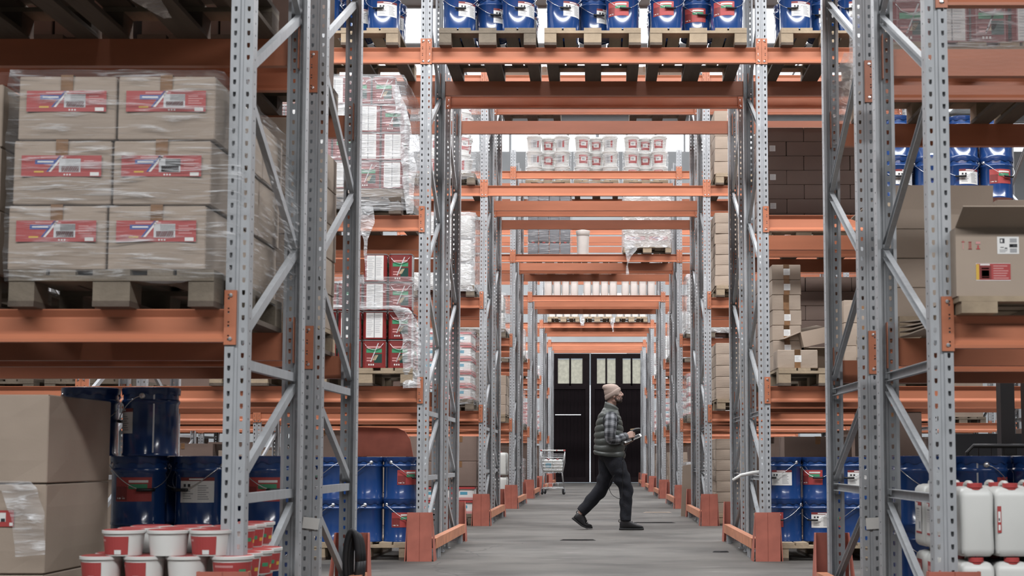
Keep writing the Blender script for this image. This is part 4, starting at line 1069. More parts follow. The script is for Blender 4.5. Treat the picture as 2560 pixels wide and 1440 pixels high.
for row in (4, 5, 6):
    o_ = ORD[row]
    side_load_wrapped(row, -1, 2, 2, 'bucket', '%s row, third shelf, left of aisle' % o_, film='film2', depth=1)
    side_load_wrapped(row, 1, 2, 3, 'can', '%s row, third shelf, right of aisle' % o_, depth=1)
    side_load_wrapped(row, -1, 1, 4, 'tray', '%s row, second shelf, left of aisle' % o_, film='film', depth=1)
    side_load_wrapped(row, 1, 1, 4, 'tray', '%s row, second shelf, right of aisle' % o_, film='film', depth=1)
    side_load_wrapped(row, -1, 0, 4, 'tray', '%s row, floor, left of aisle' % o_, film='film', depth=1)
    carton_stack(row, 1, 0, 5, .16, '%s row, floor, right of aisle' % o_)

# goods glimpsed far left through the racks
for k in range(3):
    for t in range(2):
        carton(-2.55 - .62 * k, Yr[2] + .05, .002 + .40 * t, .58, .5, .39, 'large carton far left behind drums, %s column, %s' % (CW[k], TW[2][t]), 'card', True, None, 0, .006, 'far left cartons')
for k in range(4):
    carton(-3.0 - .8 * k, Yr[3] + .05, .002, .70, .5, .55, 'big pale carton far left, fourth row floor, %s from right' % ORD[k], 'card', True, None, 0, .006, 'far left cartons')

for n, x in (('inner', -1.90), ('middle', -2.75)):
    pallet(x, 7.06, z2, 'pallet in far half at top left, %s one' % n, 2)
    for k in range(2):
        carton(x - .2 + .4 * k, 7.12, z2 + PH, .39, 1.0, .6, 'tall dark carton in far half at top left, %s pallet, %s' % (n, ['left', 'right'][k]), 'card2', True, None, 0, .006, 'dark cartons top left far half')
for row, lo in ((1, -3), (2, -3), (3, -3)):
    y = Yr[row] + F2
    for b in range(-2, 0) if row == 1 else range(-3, 0):
        for k in range(3):
            x = b * BAY - .90 + .9 * k
            if row == 1 and b == -1: continue
            hh = .93 + .09 * ((k * 7 + b) % 4)
            carton(x, y + .1, .002, .80, .8, hh, 'big dark carton on floor, far half of %s row, bay %s left, %s' % (ORD[row], ORD[-b - 1], CW[k]), 'card2' if (k + b) % 3 else 'card', True, None, R.uniform(-.05, .05), .006, 'background floor cartons left')
            pallet(x, y + .0, z1, 'pallet on first shelf, far half of %s row, bay %s left, %s' % (ORD[row], ORD[-b - 1], CW[k]), 1)
            carton(x, y + .1, z1 + PH, .76, .9, .7 + .1 * (k % 2), 'carton load on first shelf, far half of %s row, bay %s left, %s' % (ORD[row], ORD[-b - 1], CW[k]), 'card2' if (k + row) % 2 else 'card', True, None, 0, .006, 'background shelf cartons left')
for row in (1, 2, 3):
    y = Yr[row] + F2
    for b in (1, 2) if row == 3 else (1,):
        for k in range(3):
            x = b * BAY - .90 + .9 * k
            if row == 1: x += 1.75
            if row > 1 and b == 1 and k == 0: x += .15
            hh = .93 + .09 * ((k * 5 + b) % 4)
            carton(x, y + .1, .002, .78, .8, hh, 'big dark carton on floor, far half of %s row, bay %s right, %s' % (ORD[row], ORD[b - 1], CW[k]), 'card2', True, None, R.uniform(-.04, .04), .006, 'background floor cartons right')
            if row > 1:
                pallet(x, y, z1, 'pallet on first shelf, far half of %s row, bay %s right, %s' % (ORD[row], ORD[b - 1], CW[k]), 1)
                carton(x, y + .1, z1 + PH, .76, .9, .75, 'carton load on first shelf, far half of %s row, bay %s right, %s' % (ORD[row], ORD[b - 1], CW[k]), 'card2' if k % 2 else 'card', True, None, 0, .006, 'background shelf cartons right')

for row in (3, 4, 5, 6):
    for s_ in (-1, 1):
        for k in range(2):
            if row == 3 and (s_ < 0 or k == 0): continue
            carton(s_ * (1.93 + .88 * k), Yr[row] + F2 + .1, .002, .82, .8, 1.16 - .05 * k, 'dark carton on floor, far half of %s row, %s of aisle, %s' % (ORD[row], 'left' if s_ < 0 else 'right', ['near post', 'one further'][k]), 'card2', True, None, 0, .006, 'background floor cartons by aisle')

# ---- small things -----------------------------------------------------------
# forklift parked in the second aisle, right
fk = link('forklift', None, None, (3.0, 9.2, 0))
m1 = MB()
for x in (-.36, -.20, .10, .26): m1.box(x, x + .09, 0, .10, .05, 2.12)
m1.box(-.36, .35, .02, .09, 1.95, 2.05); m1.box(-.36, .35, .02, .09, .1, .2)
link('mast', m1.mesh('mast', M['black']), fk)
m1 = MB()
for k in range(60): m1.box(-.06, -.04 + .01 * (k % 2), -.012, .012, .3 + k * .029, .3 + k * .029 + .02)
link('lift_chain', m1.mesh('lift_chain', M['galv']), fk)
m1 = MB(); m1.tube([(-.62, -.14, .52), (-.62, -.14, .86), (-.58, -.14, .90), (-.2, -.14, .90), (-.14, -.14, .86), (-.14, -.14, .52)], .014, 8)
for k in range(5): m1.box(-.55 + k * .08, -.545 + k * .08, -.143, -.137, .52, .89)
m1.box(-.64, -.12, -.16, -.12, .50, .54); m1.box(-.5, .2, -.14, .0, .3, .36)
link('load_backrest', m1.mesh('load_backrest', M['black']), fk)
m1 = MB(); m1.box(-.5, .5, .1, 1.1, .12, .75); m1.box(-.45, .45, 1.1, 1.6, .12, 1.0)
link('chassis', m1.mesh('chassis', M['black']), fk)
m1 = MB()
for x in (-.45, .45):
    for y in (.25, 1.4):
        n0 = len(m1.v); m1.lathe([(0, -.08), (.22, -.08), (.24, -.05), (.24, .05), (.22, .08), (0, .08)], 20)
        for i in range(n0, len(m1.v)):
            a, b, c_ = m1.v[i]; m1.v[i] = (x + c_, y + a, .24 + b)
link('wheels', m1.mesh('wheels', M['rubber'], 'auto'), fk)
m1 = MB()
for x in (-.3, .2): m1.box(x, x + .1, -.9, 0, .04, .08)
link('forks', m1.mesh('forks', M['black']), fk)
tag(fk, 'black forklift mast and load backrest parked behind white jerrycans', 'forklift')
# rolled black hose by the left rear guard of the first row
mb = MB()
for k in range(3):
    pts = [(.10 * math.cos(2 * PI * q / 20) * .35, -.04 + k * .03, .25 + (.17 - .012 * k) * math.sin(2 * PI * q / 20)) for q in range(21)]
    mb.tube([(p[0] + .01 * k, p[1], p[2]) for p in pts], .017, 7)
tag(link('hose_coil', mb.mesh('hose_coil', M['rubber'], True), None, (-1.335, 8.02, 0)), 'coil of black rubber hose beside left grey post', 'hose')
# white plastic strip resting on a brace of the second row
mb = MB(); mb.tube([(-.17, -.02, -.06), (-.10, 0, -.02), (0, .0, .0), (.11, .02, .012), (.2, .1, .01)], [.012, .014, .016, .016, .014], 8)
tag(link('plastic_strip', mb.mesh('plastic_strip', M['whiteplastic'], True), None, (1.34, 12.05, .70)), 'white plastic strip laid over brace by right post', 'strip')
# debris on the floor
for i, (x, y, sx, sy) in enumerate(((.75, 18.3, .34, .02), (1.12, 12.6, .09, .05), (-.16, 14.4, .22, .012), (.95, 21.8, .28, .03))):
    mb = MB(); pts = [(sx * math.cos(2 * PI * k / 7) * R.uniform(.7, 1), sy * math.sin(2 * PI * k / 7) * R.uniform(.7, 1)) for k in range(7)]
    mb.prism(pts, lambda p: (p[0], p[1], .001), lambda p: (p[0] * .8, p[1] * .8, .012))
    tag(link('debris', mb.mesh('debris', M['dark' if i < 3 else 'card'])), 'flat scrap on the aisle floor, %s' % ['dark sliver right of man', 'dark lump near right guard', 'thin dark sliver left of man', 'pale piece far right'][i], 'scrap', 'floor scraps').location = (x, y, 0)

# shopping trolley
def trolley(loc):
    o = link('shopping_trolley', None, None, loc)
    Wt, Wb, D = .27, .21, .80
    def grid(nm, a, b, c_, d, nu, nv, r=.0022):
        mb = MB(); a, b, c_, d = map(Vector, (a, b, c_, d))
        for i in range(nu + 1): mb.tube([a.lerp(b, i / nu), d.lerp(c_, i / nu)], r, 4)
        for j in range(nv + 1): mb.tube([a.lerp(d, j / nv), b.lerp(c_, j / nv)], r, 4)
        return link(nm, mb.mesh(nm, M['chrome']), o)
    z0, zt = .50, .93
    grid('front_grid', (-Wb, 0, z0), (Wb, 0, z0), (Wt, -.06, zt), (-Wt, -.06, zt), 14, 6)
    grid('back_grid', (-Wb + .03, D, z0 + .08), (Wb - .03, D, z0 + .08), (Wt - .05, D + .04, zt - .03), (-Wt + .05, D + .04, zt - .03), 12, 6)
    for s in (-1, 1): grid('side_grid', (s * Wb, 0, z0), (s * (Wb - .03), D, z0 + .08), (s * (Wt - .05), D + .04, zt - .03), (s * Wt, -.06, zt), 16, 6)
    grid('basket_floor', (-Wb, 0, z0), (Wb, 0, z0), (Wb - .03, D, z0 + .08), (-Wb + .03, D, z0 + .08), 10, 12)
    mb = MB()
    mb.tube([(-Wt, -.06, zt), (Wt, -.06, zt), (Wt - .05, D + .04, zt - .03), (-Wt + .05, D + .04, zt - .03), (-Wt, -.06, zt)], .006, 6)
    for s in (-1, 1):
        mb.tube([(s * Wt, -.06, zt + .07), (s * Wt, -.06, zt - .2), (s * (Wb + .01), .0, .5), (s * .25, .05, .14)], .011, 8)
        mb.tube([(s * (Wb - .01), .1, .5), (s * .23, .2, .26), (s * .245, .1, .14)], .009, 8)
        mb.tube([(s * .25, .05, .14), (s * .22, .72, .15)], .011, 8)
        mb.tube([(s * .25, .05, .26), (s * .2, .70, .24)], .006, 6)
    mb.tube([(-.25, .03, .14), (.25, .03, .14)], .011, 8); mb.tube([(-.22, .72, .15), (.22, .72, .15)], .009, 8)
    for x in (-.12, 0, .12): mb.tube([(x, .03, .14), (x, .03, .26)], .005, 5)
    mb.tube([(-.25, .03, .26), (.25, .03, .26)], .006, 6)
    link('tube_frame', mb.mesh('tube_frame', M['chrome'], True), o)
    mb = MB(); mb.tube([(-Wt - .01, -.06, zt + .075), (Wt + .01, -.06, zt + .075)], .016, 10); h = link('push_handle', mb.mesh('push_handle', M['whiteplastic'], True), o)
    mb = MB()
    for a, b in ((-Wt - .014, -Wt + .02), (Wt - .03, Wt + .014), (.08, .10)): mb.tube([(a, -.06, zt + .075), (b, -.06, zt + .075)], .018, 10)
    link('end_cap', mb.mesh('end_cap', M['redplastic'], True), h)
    for x, y in ((-.25, .05), (.25, .05), (-.21, .72), (.21, .72)):
        mb = MB(); n0 = 0; mb.lathe([(0, -.016), (.04, -.016), (.06, -.012), (.062, 0), (.06, .012), (.04, .016), (0, .016)], 20)
        mb.v = [(c_, a, b) for a, b, c_ in mb.v]
        cs = link('castor', mb.mesh('castor', M['rubber'], 'auto'), o, (x, y + .02, .062), (0, 0, R.uniform(-.5, .5)))
        mb = MB(); mb.box(-.024, -.019, -.02, .02, -.01, .08); mb.box(.019, .024, -.02, .02, -.01, .08); mb.box(-.024, .024, -.02, .02, .07, .085); link('fork', mb.mesh('fork', M['galv']), cs)
    return tag(o, 'chrome wire shopping trolley standing in the aisle by left posts', 'shopping trolley')
TX, TY = -1.00, 32.6
trolley((TX, TY, 0))
JT = {'b': jerry_asset(.205, .22, .30, 'blue'), 'p': jerry_asset(.205, .22, .30, None)}
for i, k in enumerate(('b', 'p')):
    put(JT[k], 'jerrycan', (TX - .105 + .21 * i, TY + .135, .522), 0, 'white jerrycan %s in shopping trolley' % ['with blue label', 'without label lying right'][i], 'jerrycan', 'cans in trolley')

# ------------------------------------------------------------------ the walking man (faces +x, right side towards the camera)
M['skin'] = mat('skin', (0.52, 0.335, 0.275), 0.5, 0, 0.12, 30)
M['vest'] = mat('green_grey_quilted_nylon', (0.082, 0.092, 0.086), 0.42, 0, 0.15, 14, (1, 1, 1), 0.25, 70)
M['vestdark'] = mat('vest_lining', (0.02, 0.022, 0.024), 0.7)
M['jeans'] = mat('dark_navy_denim', (0.0085, 0.0105, 0.0185), 0.8, 0, 0.35, 12, (1, 1, 1), 0.3, 60)
M['knit'] = mat('beige_knit', (0.47, 0.365, 0.315), 0.9, 0, 0.1, 40, (1, 1, 1), 0.3, 160)
M['beard'] = mat('dark_beard', (0.055, 0.036, 0.030), 0.9, 0, 0.3, 90, (1, 1, 1), 0.5, 200)
M['shoe'] = mat('black_shoe_leather', (0.013, 0.013, 0.016), 0.5, 0, 0.2, 20)
M['sole'] = mat('black_sole', (0.02, 0.02, 0.022), 0.7)
M['eye'] = mat('eye_white', (0.7, 0.68, 0.66), 0.2)
M['iris'] = mat('eye_iris', (0.05, 0.035, 0.025), 0.15)
M['screen'] = mat('tablet_glass', (0.03, 0.032, 0.036), 0.08)
def plaid():
    m = bpy.data.materials.new('grey_plaid_flannel'); m.use_nodes = True; nt = m.node_tree; b = nt.nodes['Principled BSDF']; L = nt.links.new
    b.inputs['Roughness'].default_value = 0.85
    uv = nt.nodes.new('ShaderNodeUVMap'); sp = nt.nodes.new('ShaderNodeSeparateXYZ'); L(uv.outputs[0], sp.inputs[0])
    def mth(op, a, c=None):
        n = nt.nodes.new('ShaderNodeMath'); n.operation = op
        for i, v in enumerate((a, c)):
            if v is None: continue
            if isinstance(v, (int, float)): n.inputs[i].default_value = v
            else: L(v, n.inputs[i])
        return n.outputs[0]
    def band(src, k, off, wd): return mth('LESS_THAN', mth('FRACT', mth('ADD', mth('MULTIPLY', src, k), off)), wd)
    u, v = sp.outputs[0], sp.outputs[1]
    du = mth('ADD', band(u, 6, 0, .42), mth('MULTIPLY', band(u, 6, .35, .09), -.6)); dv = mth('ADD', band(v, 7, .1, .40), mth('MULTIPLY', band(v, 7, .42, .08), -.6))
    s = mth('ADD', du, dv)
    r = nt.nodes.new('ShaderNodeValToRGB'); L(mth('DIVIDE', mth('ADD', s, 1), 3.0), r.inputs[0])
    e = r.color_ramp.elements; e[0].position = .2; e[0].color = (.34, .35, .375, 1); e[1].position = 1.0; e[1].color = (.020, .022, .028, 1)
    q = r.color_ramp.elements.new(.34); q.color = (.21, .218, .235, 1); q = r.color_ramp.elements.new(.68); q.color = (.085, .09, .10, 1)
    L(r.outputs[0], b.inputs['Base Color']); return m
M['plaid'] = plaid(); M['cuff'] = mat('grey_flannel_cuff', (0.15, 0.155, 0.17), 0.85, 0, 0.5, 45)
V = Vector
def remesh(mb, name, m, vox, smooth=4, fac=.5):
    me = mb.mesh(name + '_raw', m, True); o = bpy.data.objects.new(name + '_raw', me); C.objects.link(o)
    r = o.modifiers.new('r', 'REMESH'); r.mode = 'VOXEL'; r.voxel_size = vox; r.use_smooth_shade = True
    if smooth: s = o.modifiers.new('s', 'SMOOTH'); s.iterations = smooth; s.factor = fac
    dg = bpy.context.evaluated_depsgraph_get(); dg.update()
    out = bpy.data.meshes.new_from_object(o.evaluated_get(dg)); out.name = name
    bpy.data.objects.remove(o); bpy.data.meshes.remove(me)
    out.materials.clear(); out.materials.append(m)
    out.polygons.foreach_set('use_smooth', [True] * len(out.polygons))
    return out
def limb(mb, pts, rad, n=18, flat=1.0, m=0, sub=6, wob=None, uvs=False, caps=True):
    """smooth tapered limb through joints (Catmull-Rom), rounded ends"""
    P_ = [V(p) for p in pts]; out = []; rr = []
    for i in range(len(P_) - 1):
        p0 = P_[max(i - 1, 0)]; p1 = P_[i]; p2 = P_[i + 1]; p3 = P_[min(i + 2, len(P_) - 1)]
        for k in range(sub + (1 if i == len(P_) - 2 else 0)):
            t = k / sub; out.append(.5 * ((2 * p1) + (p2 - p0) * t + (2 * p0 - 5 * p1 + 4 * p2 - p3) * t * t + (3 * p1 - p0 - 3 * p2 + p3) * t ** 3))
            s_ = t * t * (3 - 2 * t); rr.append(rad[i] * (1 - s_) + rad[i + 1] * s_)
    rings = []; prev = None
    L_ = [0]
    for i in range(1, len(out)): L_.append(L_[-1] + (out[i] - out[i - 1]).length)
    for i, p in enumerate(out):
        t = (out[min(i + 1, len(out) - 1)] - out[max(i - 1, 0)]).normalized()
        a = V((0, 1, 0)) if prev is None else prev
        a = (a - t * a.dot(t)).normalized(); prev = a; b = t.cross(a)
        ring = []
        for k in range(n):
            an = 2 * PI * k / n; r_ = rr[i] * (1 + (wob(L_[i], an) if wob else 0))
            ring.append(p + a * math.cos(an) * r_ * flat + b * math.sin(an) * r_)
        rings.append(ring)
    n0 = len(mb.v); mb.loft(rings, m, caps)
    if uvs:
        for i in range(len(rings)):
            for k in range(n): mb.u[n0 + i * n + k] = (k / n * 1.0, L_[i] / .56)
    return out

man = link('man', None, None, (0.149, 16.6, 0))
tag(man, 'man walking right in beige beanie, quilted vest, plaid shirt, holding scanner and tablet', 'person')
man.name = 'person'
# --- body: head, neck, torso core, arms, hands, legs as one surface
HT = Matrix.Rotation(-.16, 3, 'Y') * 0.92      # head tipped back a little
HC = V((.068, 0, 1.565))
def hp(x, y, z): return HC + HT @ V((x, y, z))
mb = MB()
mb.ball(hp(-.012, 0, .018), (.094, .074, .098), HT)
mb.ball(hp(.025, 0, -.030), (.070, .062, .075), HT)          # face mass
mb.ball(hp(.045, 0, -.082), (.046, .045, .036), HT)          # jaw
mb.ball(hp(.074, 0, -.094), (.020, .022, .017), HT)          # chin
mb.ball(hp(.080, 0, .028), (.014, .050, .014), HT)           # brow
for s in (-1, 1):
    mb.ball(hp(.062, s * .036, -.022), (.026, .024, .022), HT)   # cheek
    limb(mb, [hp(.082, s * .018, .010), hp(.088, s * .031, .014), hp(.078, s * .044, .008)], [.005, .006, .005], 8)
    limb(mb, [hp(.082, s * .018, -.004), hp(.086, s * .031, -.008), hp(.078, s * .044, -.003)], [.005, .0055, .005], 8)
    mb.ball(hp(-.004, s * .073, -.018), (.020, .010, .032), HT)  # ear
    mb.ball(hp(.0, s * .055, -.075), (.040, .016, .030), HT)     # jaw corner
limb(mb, [hp(.086, 0, .026), hp(.098, 0, .004), hp(.110, 0, -.020), hp(.098, 0, -.030)], [.010, .011, .013, .010], 12)
for s in (-1, 1): mb.ball(hp(.096, s * .012, -.026), (.012, .009, .008), HT)
mb.ball(hp(.090, 0, -.052), (.012, .024, .0065), HT); mb.ball(hp(.088, 0, -.066), (.012, .022, .0075), HT)
limb(mb, [(.030, 0, 1.36), (.040, 0, 1.44), (.052, 0, 1.52)], [.062, .056, .056], 18)
mb.ball((.02, 0, 1.15), (.11, .16, .24)); mb.ball((.02, 0, .92), (.11, .15, .14))
SH, EL, WR = (.028, .185, 1.335), (.030, .235, 1.055), (.205, .165, 1.085)
WRr = (.212, -.145, 1.078); WRl = (.190, .105, .985); ELr = (.024, -.232, 1.050); ELl = (.030, .232, 1.035)
limb(mb, [(.028, -.17, 1.32), (.03, -.215, 1.2), ELr, (.085, -.215, 1.035), (.150, -.180, 1.056), WRr], [.05, .045, .038, .038, .034, .028], 16)
limb(mb, [(.028, .17, 1.32), (.03, .215, 1.2), ELl, (.085, .205, 1.02), (.140, .155, .995), WRl], [.05, .045, .038, .038, .034, .028], 16)
for leg in ([(.04, -.09, .88), (.14, -.09, .66), (.205, -.09, .48), (.205, -.09, .30), (.20, -.09, .10), (.235, -.09, .05)], [(.0, .09, .88), (-.02, .09, .66), (-.07, .09, .47), (-.19, .09, .33), (-.315, .09, .19), (-.30, .09, .10)]):
    limb(mb, leg, [.09, .08, .055, .055, .036, .03], 16)
# hands: palm, four fingers of unequal length, thumb
def hand(mb, w, fwd, side, down, curl, scale=1.0, spread=.0):
    """w wrist point; fwd along the palm, side = towards the thumb, down = palm normal; curl per finger joint"""
    f, s, d = V(fwd).normalized(), V(side).normalized(), V(down).normalized(); w = V(w)
    def q(a, b, c): return w + (f * a + s * b + d * c) * scale
    for t in range(5):
        b = -.034 + .017 * t
        limb(mb, [q(-.012, b * .55, 0), q(.035, b * .9, .002), q(.085, b, .004)], [.016 * scale, .0145 * scale, .0125 * scale], 10, sub=4)
    limb(mb, [q(.0, .02, .004), q(.03, .036, .012), q(.055, .048, .02)], [.016 * scale, .015 * scale, .012 * scale], 10, sub=4)
    for i, (b, L_) in enumerate(((.033, .078), (.011, .086), (-.011, .080), (-.033, .062))):
        p = [q(.078, b, .003)]; ang = .15
        segs = (.46, .30, .24); cur = (.078, b, .003)
        for k, sg in enumerate(segs):
            ang += curl[k]; cur = (cur[0] + math.cos(ang) * L_ * sg, cur[1] + spread * (b * .12), cur[2] + math.sin(ang) * L_ * sg); p.append(q(*cur))
        limb(mb, p, [.0098 * scale, .0092 * scale, .0084 * scale, .007 * scale], 10, sub=4)
    return q
q = hand(mb, WRr, (.95, .12, .30), (0.0, .30, 1), (.25, .95, -.25), (.75, 1.05, .8), .92)
th = [q(.045, .042, .014), q(.078, .058, .026), q(.108, .054, .045), q(.118, .046, .055)]
limb(mb, th, [.0125, .0105, .0092, .0075], 10, sub=4)
ql = hand(mb, WRl, (.93, -.25, .33), (.25, .95, .05), (-.30, -.05, .95), (.05, .12, .15), .92, .6)
th = [ql(.04, .045, .016), ql(.075, .070, .034), ql(.098, .078, .040), ql(.115, .078, .038)]
limb(mb, th, [.0125, .0105, .0092, .0075], 10, sub=4)
body = remesh(mb, 'body', M['skin'], .0042, 3, .4)
link('body', body, man)
# eyes, brows, beard
for s in (-1, 1):
    mb = MB(); mb.ball((0, 0, 0), (.0115, .0115, .0115)); e_ = link('eye', mb.mesh('eye', M['eye'], True), man, hp(.0755, s * .031, .003))
    mb = MB(); mb.ball(HT @ V((.0085, 0, .0015)), (.0048, .0058, .0058), HT); link('iris', mb.mesh('iris', M['iris'], True), e_)
mb = MB()
mb.ball(hp(.046, 0, -.088), (.047, .049, .036), HT); mb.ball(hp(.074, 0, -.098), (.022, .026, .020), HT)
for s in (-1, 1):
    limb(mb, [hp(.010, s * .066, -.045), hp(.022, s * .060, -.078), hp(.055, s * .044, -.098)], [.012, .017, .018], 10)
    limb(mb, [hp(.093, s * .006, -.041), hp(.090, s * .020, -.048), hp(.080, s * .030, -.066)], [.0055, .0065, .008], 8)
link('beard', remesh(mb, 'beard', M['beard'], .005, 3), man)
mb = MB()
for s in (-1, 1): limb(mb, [hp(.090, s * .014, .030), hp(.090, s * .030, .035), hp(.080, s * .046, .030)], [.0045, .005, .003], 8)
link('eyebrows', mb.mesh('eyebrows', M['beard'], True), man)
# beanie: ribbed, slouching backwards, with a turned-up cuff
def beanie():
    mb = MB(); n = 96; rings = []
    prof = [(.000, .098, .081, -.010, 0), (.012, .102, .085, -.010, 0), (.04, .103, .086, -.012, 0), (.066, .101, .084, -.013, 0), (.072, .099, .083, -.014, 0), (.095, .098, .081, -.018, .0), (.115, .093, .076, -.024, .004), (.132, .082, .066, -.032, .008), (.145, .064, .050, -.042, .008), (.153, .042, .032, -.052, .006), (.156, .018, .014, -.060, .003)]
    for z, rx, ry, cx, lift in prof:
        ring = []
        for k in range(n):
            a = 2 * PI * k / n; rib = 1 + (.026 if k % 2 else -.020)
            zz = z - .030 + (.030 * -math.cos(a) * .9 if z < .08 else .0) + (-.028 if z < .08 else 0) * (1 if False else max(0, -math.cos(a)) * .6)
            zz += (.016 * max(0, math.cos(a)) if z < .08 else 0)
            tail = .012 * max(0, -math.cos(a)) * (1 if z > .1 else 0)
            ring.append(hp(cx + (rx + tail) * rib * math.cos(a), ry * rib * math.sin(a), zz + .018))
        rings.append(ring)
    mb.loft(rings); return mb.mesh('beanie', M['knit'], True)
bn = link('beanie', beanie(), man)
mb = MB(); rings = []
for z, k in ((-.004, 1.03), (.01, 1.075), (.035, 1.085), (.055, 1.07), (.062, 1.01)):
    ring = []
    for i in range(96):
        a = 2 * PI * i / 96; rib = 1 + (.026 if i % 2 else -.020)
        zz = z - .034 - .033 * math.cos(a + PI) * -1 * -.9
        zz = z - .010 + .036 * math.cos(a) - .014
        ring.append(hp(-.011 + .098 * k * rib * math.cos(a), .081 * k * rib * math.sin(a), zz + .006))
    rings.append(ring)
mb.loft(rings); link('cuff', mb.mesh('cuff', M['knit'], True), bn)
# vest: quilted torso loft
def vest():
    mb = MB(); rings = []; n = 48; nz = 72; z0, z1_ = .845, 1.395
    # z, centre x, half depth, half width
    key = [(.845, .020, .190, .205), (.90, .016, .184, .204), (1.0, .014, .174, .200), (1.1, .012, .174, .198), (1.2, .014, .165, .200), (1.28, .016, .148, .205), (1.33, .022, .126, .190), (1.37, .030, .100, .140), (1.395, .034, .085, .100)]
    def at(z):
        for a, b in zip(key, key[1:]):
            if z <= b[0] + 1e-9:
                t = (z - a[0]) / (b[0] - a[0]); t = t * t * (3 - 2 * t) if False else t
                return [a[i] + (b[i] - a[i]) * t for i in (1, 2, 3)]
        return key[-1][1:]
    seams = [.845, .905, .985, 1.062, 1.138, 1.212, 1.285, 1.345, 1.41]
    for j in range(nz + 1):
        z = z0 + (z1_ - z0) * j / nz; cx, hx, hy = at(z)
        for a, b in zip(seams, seams[1:]):
            if a <= z <= b: puff = math.sin(PI * (z - a) / (b - a)) ** .6 if a < z < b else 0
        ring = []
        for k in range(n):
            an = 2 * PI * k / n; ca, sa = math.cos(an), math.sin(an)
            ex = 2 / 2.5; x = hx * math.copysign(abs(ca) ** ex, ca); y = hy * math.copysign(abs(sa) ** ex, sa)
            wr = noise.noise(V((an * 3.2, z * 26, 1))) * .006
            p_ = .93 + .085 * puff + wr
            zz = z + .012 * math.sin(an * 2 + z * 9) * (0 < j < nz) + (-.022 * ca if j < 12 else 0) * (1 - j / 12) + (.014 * -ca if z > 1.3 else 0)
            ring.append((cx + x * p_, y * p_, zz))
        rings.append(ring)
    mb.loft(rings); return mb.mesh('vest', M['vest'], True)
vs = link('vest', vest(), man)
mb = MB(); rings = []
for z, k in ((1.375, 1.0), (1.40, 1.0), (1.43, .96), (1.455, .95), (1.452, .88), (1.42, .86)):
    ring = []
    for i in range(36):
        a = 2 * PI * i / 36; ca = math.cos(a)
        ring.append((.036 + .083 * k * ca + (z - 1.4) * .18, .080 * k * math.sin(a), z - .030 * ca - (.022 * max(0, ca) ** 2)))
    rings.append(ring)
mb.loft(rings, caps=False); link('collar', mb.mesh('collar', M['vest'], True), vs)
for s in (-1, 1):     # dark bound armholes
    mb = MB(); mb.tube([(.030 + .085 * math.cos(2 * PI * k / 28), s * (.178 + .018 * math.cos(2 * PI * k / 28 * 2) - .012 * math.sin(2 * PI * k / 28)), 1.255 + .105 * math.sin(2 * PI * k / 28)) for k in range(29)], .009, 8)
    link('armhole_binding', mb.mesh('armhole_binding', M['vestdark'], True), vs)
mb = MB(); mb.tube([(.148, -.125, .91), (.155, -.120, 1.01)], .004, 6); link('pocket_zip', mb.mesh('pocket_zip', M['vestdark']), vs)
# plaid sleeves
def wob(L_, a): return .05 * math.sin(L_ * 70 + 2 * math.sin(a)) * (1 if L_ > .18 else .4)
for nm, pts in (('right', [(.034, -.165, 1.325), (.030, -.215, 1.22), (.022, -.240, 1.10), ELr, (.085, -.215, 1.035), (.150, -.180, 1.056), (.200, -.150, 1.073)]), ('left', [(.034, .165, 1.325), (.030, .215, 1.22), (.024, .240, 1.10), ELl, (.085, .205, 1.02), (.140, .155, .995), (.182, .112, .987)])):
    mb = MB(); limb(mb, pts, [.068, .073, .066, .060, .056, .050, .046], 26, 1.0, 0, 6, wob, True)
    sl = link('sleeve', mb.mesh('sleeve', M['plaid'], True), man)
    mb = MB(); a, b = V(pts[-2]), V(pts[-1]); d = (b - a).normalized(); mb.tube([b - d * .03, b - d * .01, b + d * .016], [.050, .049, .046], 20); link('sleeve_cuff', mb.mesh('sleeve_cuff', M['cuff'], True), sl)
# trousers
mb = MB()
mb.ball((.018, 0, .875), (.130, .160, .12))
def wr1(L_, a): return .030 * math.sin(L_ * 44 + 2.6 * math.cos(a) + 1.3 * math.sin(2 * a)) * (1.2 if .22 < L_ < .55 else .4) + .09 * noise.noise(V((L_ * 14, a, 2)))
limb(mb, [(.030, -.085, .88), (.085, -.09, .77), (.150, -.09, .62), (.204, -.09, .48), (.206, -.09, .36), (.204, -.09, .22), (.202, -.09, .105)], [.100, .114, .101, .082, .074, .066, .064], 26, .95, 0, 8, wr1)
limb(mb, [(.005, .085, .88), (-.005, .09, .77), (-.022, .09, .62), (-.075, .09, .475), (-.165, .09, .365), (-.250, .09, .265), (-.315, .09, .195)], [.100, .112, .097, .083, .077, .068, .063], 26, .95, 0, 8, wr1)
tr = link('trousers', remesh(mb, 'trousers', M['jeans'], .0065, 3, .45), man)
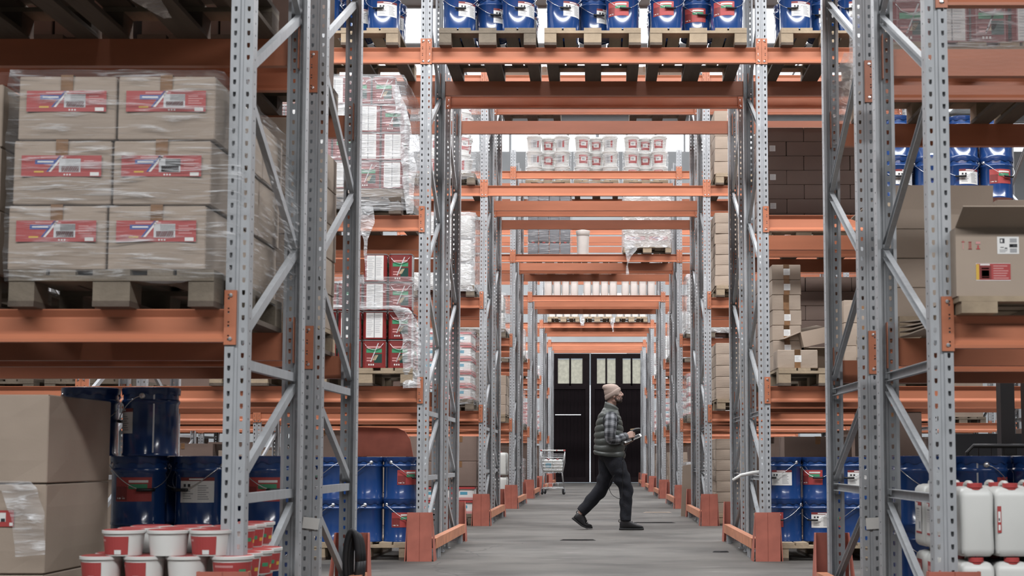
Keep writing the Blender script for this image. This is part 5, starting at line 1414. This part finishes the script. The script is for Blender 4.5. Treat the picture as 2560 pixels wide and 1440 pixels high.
# shoes
def shoe(toe_bend):
    def build(mb, secs, m):
        rings = []
        for x, w_, z0_, z1_ in secs:
            ring = []
            for k in range(20):
                a = 2 * PI * k / 20; ca, sa = math.cos(a), math.sin(a)
                ring.append(V((x, w_ * math.copysign(abs(ca) ** .75, ca), (z0_ + z1_) / 2 + (z1_ - z0_) / 2 * math.copysign(abs(sa) ** .7, sa))))
            rings.append(ring)
        mb.loft(rings, m)
    up = MB(); build(up, [(-.088, .014, .02, .075), (-.082, .030, .012, .10), (-.05, .038, .012, .128), (-.01, .039, .012, .132), (.03, .040, .012, .112), (.07, .044, .012, .088), (.11, .047, .012, .070), (.145, .044, .012, .060), (.170, .034, .012, .050), (.184, .016, .014, .036)], 0)
    so = MB(); build(so, [(-.095, .016, 0, .022), (-.08, .036, 0, .026), (-.02, .038, 0, .024), (.05, .043, 0, .022), (.12, .051, 0, .022), (.165, .042, 0, .024), (.190, .018, .002, .026)], 0)
    la = MB()
    for k in range(4):
        x = .035 + .022 * k; z = .110 - .011 * k
        la.tube([(x, -.026, z - .012), (x + .004, 0, z + .003), (x, .026, z - .012)], .003, 5)
    tb = MB(); tb.tube([(-.088, 0, .085), (-.100, 0, .10), (-.095, 0, .118), (-.080, 0, .110)], .005, 6)
    def bend(mbx):
        if toe_bend:
            out = []
            for x, y, z in mbx.v:
                if x > .09:
                    dx = x - .09; out.append((.09 + dx * math.cos(toe_bend) + z * math.sin(toe_bend) * -1 * 1, y, dx * math.sin(toe_bend) + z * math.cos(toe_bend)))
                else: out.append((x, y, z))
            mbx.v = out
        return mbx
    return bend(up).mesh('shoe', M['shoe'], True), bend(so).mesh('sole', M['sole'], 'auto'), bend(la).mesh('laces', M['shoe'], True), tb.mesh('pull_tab', M['shoe'], True)
for loc, rot, tb in (((.222, -.09, 0.0005), 0.0, 0), ((-.350, .09, .064), .66, .66)):
    a, b, c_, d_ = shoe(tb)
    s_ = link('shoe', a, man, loc, (0, rot, 0)); link('sole', b, s_); link('laces', c_, s_); link('pull_tab', d_, s_)
# scanner in the right fist and tablet in the left hand
qh = q(.07, .0, .035) + V((0, 0, -.012))
sc_o = link('barcode_scanner', None, None, V(man.location) + V(qh) + V((0, 0, 0)), (0, -.16, .18), (.88, .88, .88))
mb = MB(); limb(mb, [(-.005, 0, -.055), (.002, 0, 0), (.010, 0, .050)], [.013, .0145, .016], 14); link('grip', mb.mesh('grip', M['black'], True), sc_o)
mb = MB(); limb(mb, [(-.028, 0, .052), (.01, 0, .066), (.06, 0, .080), (.105, 0, .078), (.122, 0, .072)], [.015, .020, .021, .020, .016], 16, 1.25); link('scan_head', mb.mesh('scan_head', M['black'], True), sc_o)
mb = MB(); mb.box(-.012, .10, -.006, .006, .085, .100); mb.v = [(x, y, z + .006 * math.sin((x + .012) * 28)) for x, y, z in mb.v]; link('top_strip', mb.mesh('top_strip', P['beige']), sc_o)
tag(sc_o, 'black handheld scanner gripped in the walking man\'s right fist', 'scanner')
mb = MB(); pts = [V(qh) + V((-.01, 0, -.06)), V((.22, -.10, .95)), V((.17, -.16, .82)), V((.09, -.16, .66)), V((.03, -.155, .56)), V((.015, -.15, .48)), V((.045, -.155, .41)), V((.12, -.17, .365)), V((.16, -.165, .40)), V((.17, -.185, .60)), V((.17, -.19, .80))]
limb(mb, pts, [.0035] * len(pts), 6, sub=8)
tag(link('scanner_cable', mb.mesh('scanner_cable', M['black'], True), None, man.location), 'thin black cable looping from the scanner past the man\'s knees', 'cable')
tc_ = V(ql(.10, .0, .020))
tb = link('tablet', None, None, V(man.location) + V((.292, .015, 1.050)), (.24, -.40, 0))
mb = MB(); mb.box(-.105, .105, -.075, .075, 0, .0085); mb.box(-.105, -.10, -.05, .05, .0085, .0095); link('tablet_body', mb.mesh('tablet_body', M['whiteplastic']), tb)
mb = MB(); mb.box(-.085, .088, -.064, .064, .0086, .0092); link('screen', mb.mesh('screen', M['screen']), tb)
tag(tb, 'white framed tablet held flat in the walking man\'s left hand', 'tablet')
